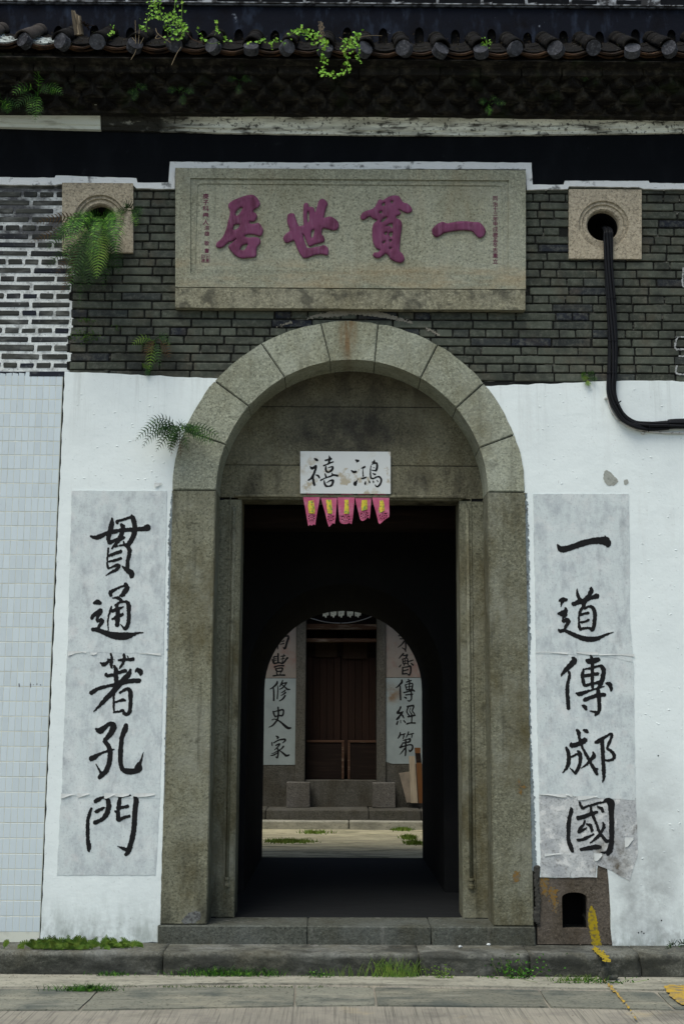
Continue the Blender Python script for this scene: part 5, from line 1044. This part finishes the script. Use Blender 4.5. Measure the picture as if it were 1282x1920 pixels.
# dry flower spike, dead twigs, broken stump
def twig(name, label, segs, Y, r, mt, cat='twig'):
    t = thing(name, label, cat, W(*segs[0][0], Y))
    for s in segs: put(obj('twig_stem', mesh('t', *tube(smooth_path([W(a, b, Y-i*.01) for i, (a, b) in enumerate(s)], 4), r, 5)), mt), t)
    return t
t = thing('flower_spike', 'upright dry brown flower spike among the vine leaves', 'dry plant', W(602, 78, -.54)); random.seed(8); ps = []
for i in range(90):
    y = random.uniform(42, 76); ps.append(leaf(W(602+random.gauss(0, 3.2*(.4+(y-40)/40)), y, -.54), (random.uniform(-.6, .6), -.3, 1), (0, -1, 0), .010))
put(obj('seed_heads', mesh('s', *join(ps)), mk('dry_seed', (.2, .16, .11), (), .9)), t); put(obj('stalk', mesh('s', *tube([W(601, 90, -.54), W(602, 42, -.54)], .002, 4)), TWG), t)
twig('dead_twig', 'pale dead twig leaning on the tiles left of centre', [[(292, 53), (297, 64), (320, 80)], [(297, 64), (292, 72), (302, 71)]], -.5, .0025, TWG)
twig('dead_twig', 'pale curved dead twig hanging below the eave at left', [[(340, 88), (332, 100), (322, 122)]], -.5, .0025, TWG)
twig('dead_twig', 'thin pale twig hanging below the eave beside the dry stalks', [[(256, 86), (254, 98), (246, 112)]], -.5, .002, TWG)
twig('dry_stalks', 'thin upright dry stalks between two tile ends at left', [[(254, 38), (255, 82)], [(262, 52), (260, 82)], [(248, 70), (256, 80)], [(270, 70), (264, 82)]], -.5, .0018, TWG, 'dry plant')
twig('dead_twig', 'long thin reddish twig across the tiles right of the vine mass', [[(350, 60), (362, 74), (384, 82)]], -.5, .0022, WLT)
twig('dead_twig', 'thin horizontal twig across the tile ends right of the vine loop', [[(636, 70), (648, 74), (690, 67), (715, 67)]], -.53, .0018, TWG)
st = thing('broken_stump', 'pale splintered broken wood stump standing on the tiles at upper left', 'stump', W(150, 72, -.42)); random.seed(4)
for k in range(7):
    a = W(148+random.uniform(-5, 6), 66, -.42+random.uniform(-.02, .02)); b = W(136+k*2.2+random.uniform(-2, 2), random.uniform(17, 32), -.46+random.uniform(-.02, .02))
    put(obj('wood_splinter', mesh('w', *tube([a, (a+b)/2+Vector((random.uniform(-.006, .006), 0, 0)), b], [.018, .014, .007], 6)), mk('splinter%d' % k, (.3, .25, .17) if k % 2 else (.12, .1, .07), [((.05, .04, .03), (60, 60, 6), .5, .7, .7)], .9)), st)
for k in range(16):
    c_ = W(162, 48, -.45); d = Vector((random.uniform(-1, 1), random.uniform(-1, .3), random.uniform(-.7, 1))).normalized()*random.uniform(.03, .06)
    put(obj('root_fibre', mesh('w', *tube([c_-d*.3, c_+d], .003, 4)), WDK), st)
# leaf litter and soil lodged on the tiles
random.seed(19); lt = []
for i in range(1500):
    x = random.uniform(-2.75, 2.75); f = random.random()**1.5; p = Vector((x, -.5+.45*f, 0)); p.z = ZE+(ZT-ZE)*f+random.uniform(-.01, .05); p.x += random.gauss(0, .01); s_ = random.uniform(.004, .014)
    lt.append(leaf(p, rv(), Vector((random.uniform(-.5, .5), -1, random.uniform(0, 1))).normalized(), s_))
o = obj('leaf_litter', mesh('l', *join(lt)), mk('leaf_litter', (.022, .016, .010), [((.10, .08, .05), 30, .56, .68, .7), ((.02, .035, .008), 9, .5, .65, .7, {'s': 3})], .95)); o['kind'] = 'stuff'; tag(o, 'dry leaf litter and soil lodged between the roof tiles', 'leaf litter')
# loose rubble stone at the kerb's left end
random.seed(3)
def rock(name, label, c, s, seed):
    bm = bmesh.new(); bmesh.ops.create_icosphere(bm, subdivisions=3, radius=1)
    for v in bm.verts:
        n_ = mn.noise(v.co*1.4+Vector((seed, 0, 0)))*.35+mn.noise(v.co*5+Vector((seed, 0, 0)))*.08; v.co *= 1+n_
        v.co = Vector((v.co.x*s[0], v.co.y*s[1], v.co.z*s[2]))
    o = obj(name, bm_mesh(bm), GRK); o.location = c; return tag(o, label, 'stone')
p = G(4, 1822, ZG); rock('rubble_stone', 'rounded rubble stone standing against the left end of the kerb', (p.x-.05, p.y+.03, ZG+.06), (.1, .08, .08), 3)
p = G(1142, 1838, ZG); rock('rubble_stone', 'small broken stone lying at the kerb foot below the niche', (p.x, p.y+.03, ZG+.03), (.06, .035, .045), 9)
random.seed(77)
for i, (x, y, lab) in enumerate(((556, 1822, 'pale pebble at the kerb foot right of the grass'), (862, 1776, 'small pebble on the kerb top near the right jamb'), (915, 1772, 'white crumb on the kerb top under the right jamb'), (262, 1824, 'white litter scrap at the foot of the left kerb stone'))):
    zg = Z1 if y < 1800 else ZG; p = G(x, y, zg); o = rock('pebble', lab, (p.x, p.y-.01, zg+.006), (.012, .009, .008), i); o.data.materials.clear(); o.data.materials.append(WST)
# fallen leaves / grit
gp_ = []; random.seed(9)
for i in range(420):
    x = random.uniform(-20, 1300); y = random.choice((random.gauss(1829, 2.5), random.uniform(1770, 1790), random.uniform(1840, 1915), random.gauss(1829, 2))); zg = Z1+.002 if y < 1793 else -.247
    p = G(x, y, zg); s = random.uniform(.002, .006)
    gp_.append(([p+Vector((random.uniform(-s, s), random.uniform(-s, s), 0)) for _ in range(3)]+[p+Vector((0, 0, s))], [(0, 1, 3), (1, 2, 3), (2, 0, 3)]))
o = obj('grit', mesh('g', *join(gp_)), CDB); o['kind'] = 'stuff'; tag(o, 'scattered grit and crumbs along the kerb and slabs', 'grit')

# ------------------------------------------------------------------ courtyard and shrine hall beyond the passage
YW = 8.27; ZP = .222
struct('courtyard_floor', box(-4, 4, 4.2, 7.6, -.2, 0), CRT)
cs = bpy.data.objects.new('courtyard_steps', None); COL.objects.link(cs); cs['kind'] = 'structure'
for r, (y0, y1, z0, z1, js) in enumerate(((7.46, 7.75, -.05, .10, (-4, -1.4, .1, 1.02)), (7.66, YW+.05, .0, ZP, (-4, -.93, .35, 1.0, 4)))):
    for a, b in zip(js, js[1:]): obj('step_stone', box(a+.004, b-.004, y0, y1, z0, z1, bev=.012, jit=.004), SHR if r else SLP, cs)
obj('step_stone', mesh('r', [(1.0, 7.3, -.01), (4, 7.25, -.01), (4, 7.7, -.01), (1.0, 7.7, -.01), (1.15, 7.5, .09), (4, 7.45, .1), (4, 7.7, .1), (1.15, 7.7, .1)], [(0, 1, 5, 4), (4, 5, 6, 7), (0, 4, 7, 3), (1, 2, 6, 5)]), SLP, cs)
hall = thing('shrine_hall', 'dark shrine hall across the courtyard with stone door frame seen through the passage', 'building', (0, YW, ZP))
dx0, dx1 = W(573, 1300, YW).x, W(706, 1300, YW).x; jx0, jx1 = W(555, 1300, YW).x, W(723, 1300, YW).x; zs = W(640, 1463, YW).z; zt2 = 3.0
hw_ = [(-4, 0), (jx0, 0), (jx0, zt2), (jx1, zt2), (jx1, 0), (4, 0), (4, 4.5), (-4, 4.5)]
put(obj('hall_wall', prism([hw_], YW, YW+.3), SHR), hall)
for a, b in ((jx0, dx0), (dx1, jx1)): put(obj('door_jamb', box(a+.001, b, YW-.03, YW+.3, ZP, zt2, bev=.008), SHR), hall)
put(obj('hall_threshold', box(dx0+.001, dx1-.001, YW+.01, YW+.4, ZP, zs, bev=.006), SHR), hall)
for a, b in ((537, 581), (698, 741)):
    put(obj('door_stone', box(W(a, 1490, YW-.2).x, W(b, 1490, YW-.2).x, YW-.22, YW-.03, ZP, W(640, 1467, YW-.2).z, bev=.008, jit=.003), granite('pedestal', (.12, .115, .10), .3)), hall)
YD = YW+.32
put(obj('head_beam', box(dx0, dx1, YW+.1, YW+.3, W(640, 1180, YW+.1).z, W(640, 1170, YW+.1).z+.0), WLT), hall)
put(obj('head_beam', box(dx0, dx1, YW+.1, YW+.3, W(640, 1203, YW+.1).z, W(640, 1197, YW+.1).z), WLT), hall)
put(obj('upper_panel', box(dx0, dx1, YD-.02, YD+.0, W(640, 1230, YD).z, zt2), WDK), hall)
mx_ = (dx0+dx1)/2
for a, b in ((dx0, mx_-.004), (mx_+.004, dx1)):
    l = put(obj('door_leaf', box(a, b, YD+.005, YD+.05, zs+.03, W(640, 1225, YD).z, bev=.004), WOD), hall)
    n = 5
    for k in range(n):
        xx = a+(b-a)*(k+.5)/n; o = obj('door_plank', box(xx-(b-a)/n*.47, xx+(b-a)/n*.47, YD-.006, YD+.004, zs+.04, W(640, 1232, YD).z, bev=.003), WOD); o.parent = l; o.matrix_parent_inverse = Matrix.Identity(4)
for k, (a, b) in enumerate(((575, 645), (652, 705))):
    YL = YW+.18; x0_, x1_ = W(a, 1400, YL).x, W(b, 1400, YL).x; z1_ = W(640, 1388, YL).z; z0_ = zs+.005; g_ = thing('low_gate', ['left', 'right'][k]+' leaf of the knee high dark gate with edges painted pale as if lit in the shrine doorway', 'gate', ((x0_+x1_)/2, YL, z0_), 'low gate leaves in the shrine doorway')
    put(obj('gate_panel', box(x0_, x1_, YL, YL+.02, z0_, z1_-.03), WDK), g_); put(obj('top_rail', box(x0_, x1_, YL-.012, YL+.03, z1_-.029, z1_, bev=.003), WLT), g_)  # lit edges put into the colour: pale rail and stile on a dark panel
    xe = x1_ if k == 0 else x0_; s = -1 if k == 0 else 1
    put(obj('edge_stile', box(min(xe, xe+s*.03), max(xe, xe+s*.03), YL-.012, YL-.001, z0_, z1_-.03, bev=.003), WLT), g_)
for k, (a, b, c_, d) in enumerate(((591, 1184, 632, 1232), (643, 1184, 688, 1235))):
    p0 = W(a, d, YD-.03); p1 = W(b if False else c_, b, YD-.03); t = tag(obj('door_print', box(p0.x, p1.x, YD-.034, YD-.024, p0.z, p1.z), PIC), ['left faded square door god print above the shrine door', 'right darker faded print above the shrine door'][k], 'print')
ce_roof = put(obj('hall_eave', mesh('e', [(-4, YW-.6, 3.35), (4, YW-.6, 3.35), (4, YW+.35, 3.75), (-4, YW+.35, 3.75), (-4, YW-.6, 3.5), (4, YW-.6, 3.5), (4, YW+.35, 4.6), (-4, YW+.35, 4.6)], [(0, 1, 2, 3), (4, 7, 6, 5), (0, 4, 5, 1), (0, 3, 7, 4), (1, 5, 6, 2), (3, 2, 6, 7)]), TIL), hall)
put(obj('hall_back', box(-4, 4, YD+.06, YD+.2, 0, 4.5), VOID), hall)
for s in (-1, 1):
    t = obj('courtyard_wall', box(min(s*4, s*4.3), max(s*4, s*4.3), 4.2, YD, -.2, 3.6), SHR); tag(t, ['plain grey wall closing the courtyard on the left', 'plain grey wall closing the courtyard on the right'][s > 0], 'wall')
# couplets on the shrine wall
YS = YW-.004
tl = thing('shrine_couplet', 'white paper strip with black characters left of the shrine door', 'couplet', W(525, 1434, YS), 'paper couplets beside the shrine door')
pa = put(obj('paper_sheet', prism([pxl([(493, 1272), (555, 1272), (553, 1434), (491, 1434)], YS)], YS, YW-.0008), SHP), tl)
pb = put(obj('paper_sheet', prism([pxl([(493, 1100), (555, 1100), (555, 1271), (493, 1271)], YS)], YS, YW-.0008), SHR_P), tl); pb['label'] = 'pink stained upper sheet'
for nm, prt in (('nan', pb), ('feng', pb), ('xiu', pa), ('shi', pa), ('jia', pa)):
    o = brush('brush_character', 490, 1160, U3, [[(a, b, c*1.12) for a, b, c in s] for s in CH[nm]], YS-.0006, INK, None, cell=1.3, rough=.12); o.parent = prt; o.matrix_parent_inverse = Matrix.Identity(4)
tr = thing('shrine_couplet', 'stained white paper strip with black characters right of the shrine door', 'couplet', W(755, 1434, YS), 'paper couplets beside the shrine door')
pa = put(obj('paper_sheet', prism([pxl([(723, 1271), (800, 1271), (800, 1432), (735, 1432), (723, 1428)], YS)], YS, YW-.0008), SHP), tr)
pb = put(obj('paper_sheet', prism([pxl([(723, 1100), (800, 1100), (800, 1270), (723, 1270)], YS)], YS, YW-.0008), SHR_P), tr); pb['label'] = 'pink stained upper sheet'
for nm, prt in (('zong', pb), ('lu', pb), ('chuanb', pa), ('jing', pa), ('di', pa)):
    o = brush('brush_character', 715, 1160, U3, [[(a, b, c*1.12) for a, b, c in s] for s in CH[nm]], YS-.0006, INK, None, cell=1.3, rough=.12); o.parent = prt; o.matrix_parent_inverse = Matrix.Identity(4)
# boards leaning at the right of the shrine door
def board(name, label, pts, Y, mt, cat, lean=.12):
    q = pxl(pts, Y); m = prism([q], 0, .03, bev=.003); o = obj(name, m, mt); zb = min(z for _, z in q)
    for v in m.vertices: v.co.y += Y+(v.co.z-zb)*lean-lean*.0
    return tag(o, label, cat)
board('leaning_board', 'wide grey brown board leaning low beside the shrine door', [(748, 1450), (768, 1447), (776, 1505), (762, 1505)], YW-.16, CDB, 'board')
board('leaning_plank', 'pale narrow plank leaning beside the shrine door', [(767, 1418), (778, 1418), (783, 1506), (770, 1506)], YW-.24, mk('pale_plank', (.3, .26, .19), [((.18, .15, .1), (40, 40, 3), .4, .7, .6)], .8), 'plank')
tb = thing('leaning_post', 'orange brown wooden post leaning at the right edge of the passage view', 'post', W(784, 1506, YW-.3))
for (pp, mt) in (([(777, 1402), (788, 1402), (788, 1412), (778, 1412)], WOR), ([(778, 1412), (788, 1412), (790, 1430), (780, 1430)], WDK), ([(780, 1430), (790, 1430), (793, 1506), (785, 1506)], WOR)):
    put(obj('post_segment', prism([pxl(pp, YW-.3)], YW-.3, YW-.26), mt), tb)
# pale pennants and sagging wire over the shrine door
for k in range(5):
    x0_ = 604+k*14.6+(2 if k > 2 else 0); Yk = YW-.12
    t = tag(px_mark('paper_pennant', (x0_-1, 1140, x0_+15, 1166), mk('faded_tissue%d' % k, (.5, .52, .42), [((.15, .14, .1), 60, .5, .6, .8)], .9), Yk, None, polys=[[(x0_, 1141), (x0_+13, 1141), (x0_+12, 1155), (x0_+9, 1153), (x0_+7, 1160), (x0_+4, 1154), (x0_+1, 1157)]], cell=.7, thick=.001), ['leftmost', 'second', 'middle', 'fourth', 'rightmost'][k]+' of the faded pale pennants hanging over the shrine door', 'pennant', 'faded pennants over the shrine door')
wr = [W(a, b, 4.5+i*.0) for i, (a, b) in enumerate(((560, 1150), (585, 1160), (615, 1167), (650, 1168), (680, 1162), (705, 1152)))]
tag(obj('sagging_wire', mesh('w', *tube(smooth_path(wr, 6), .004, 6)), CND), 'thin pale wire sagging across the top of the inner arch', 'wire')
# courtyard weeds
def flatweed(label, px, py, z, wpx, n, seed):
    random.seed(seed); c = G(px, py, z); sc = .0075; t = thing('grass_tuft', label, 'grass tuft', c); ps = []
    for i in range(n):
        b = c+Vector((random.gauss(0, .4)*wpx*sc, random.gauss(0, .08), 0)); hh = random.uniform(.02, .05); d = Vector((random.uniform(-.8, .8), random.uniform(-.8, .8), 1)); w_ = Vector((.006, 0, 0))
        ps.append(([b-w_, b+w_, b+d*hh], [(0, 1, 2)]))
    put(obj('blades', mesh('b', *join(ps)), LGT), t)['kind'] = 'stuff'
flatweed('grass strip in the courtyard at the left foot of the steps', 535, 1547, 0, 26, 700, 81)
flatweed('bright grass in the courtyard joint at right near the steps', 752, 1556, 0, 16, 700, 82)
flatweed('grass tuft in the courtyard at right toward the passage', 766, 1572, 0, 12, 500, 83)
flatweed('thin grass line in the courtyard near the passage at left', 540, 1579, 0, 40, 500, 84)
flatweed('grass along the upper step foot at left', 540, 1530, .1, 30, 500, 85)
flatweed('scattered grass along the courtyard joint at far right', 775, 1582, 0, 14, 300, 87)
flatweed('small grass tuft in the courtyard left of the middle', 590, 1562, 0, 30, 160, 88)
flatweed('grass along the upper step foot at right', 742, 1528, .1, 30, 500, 86)
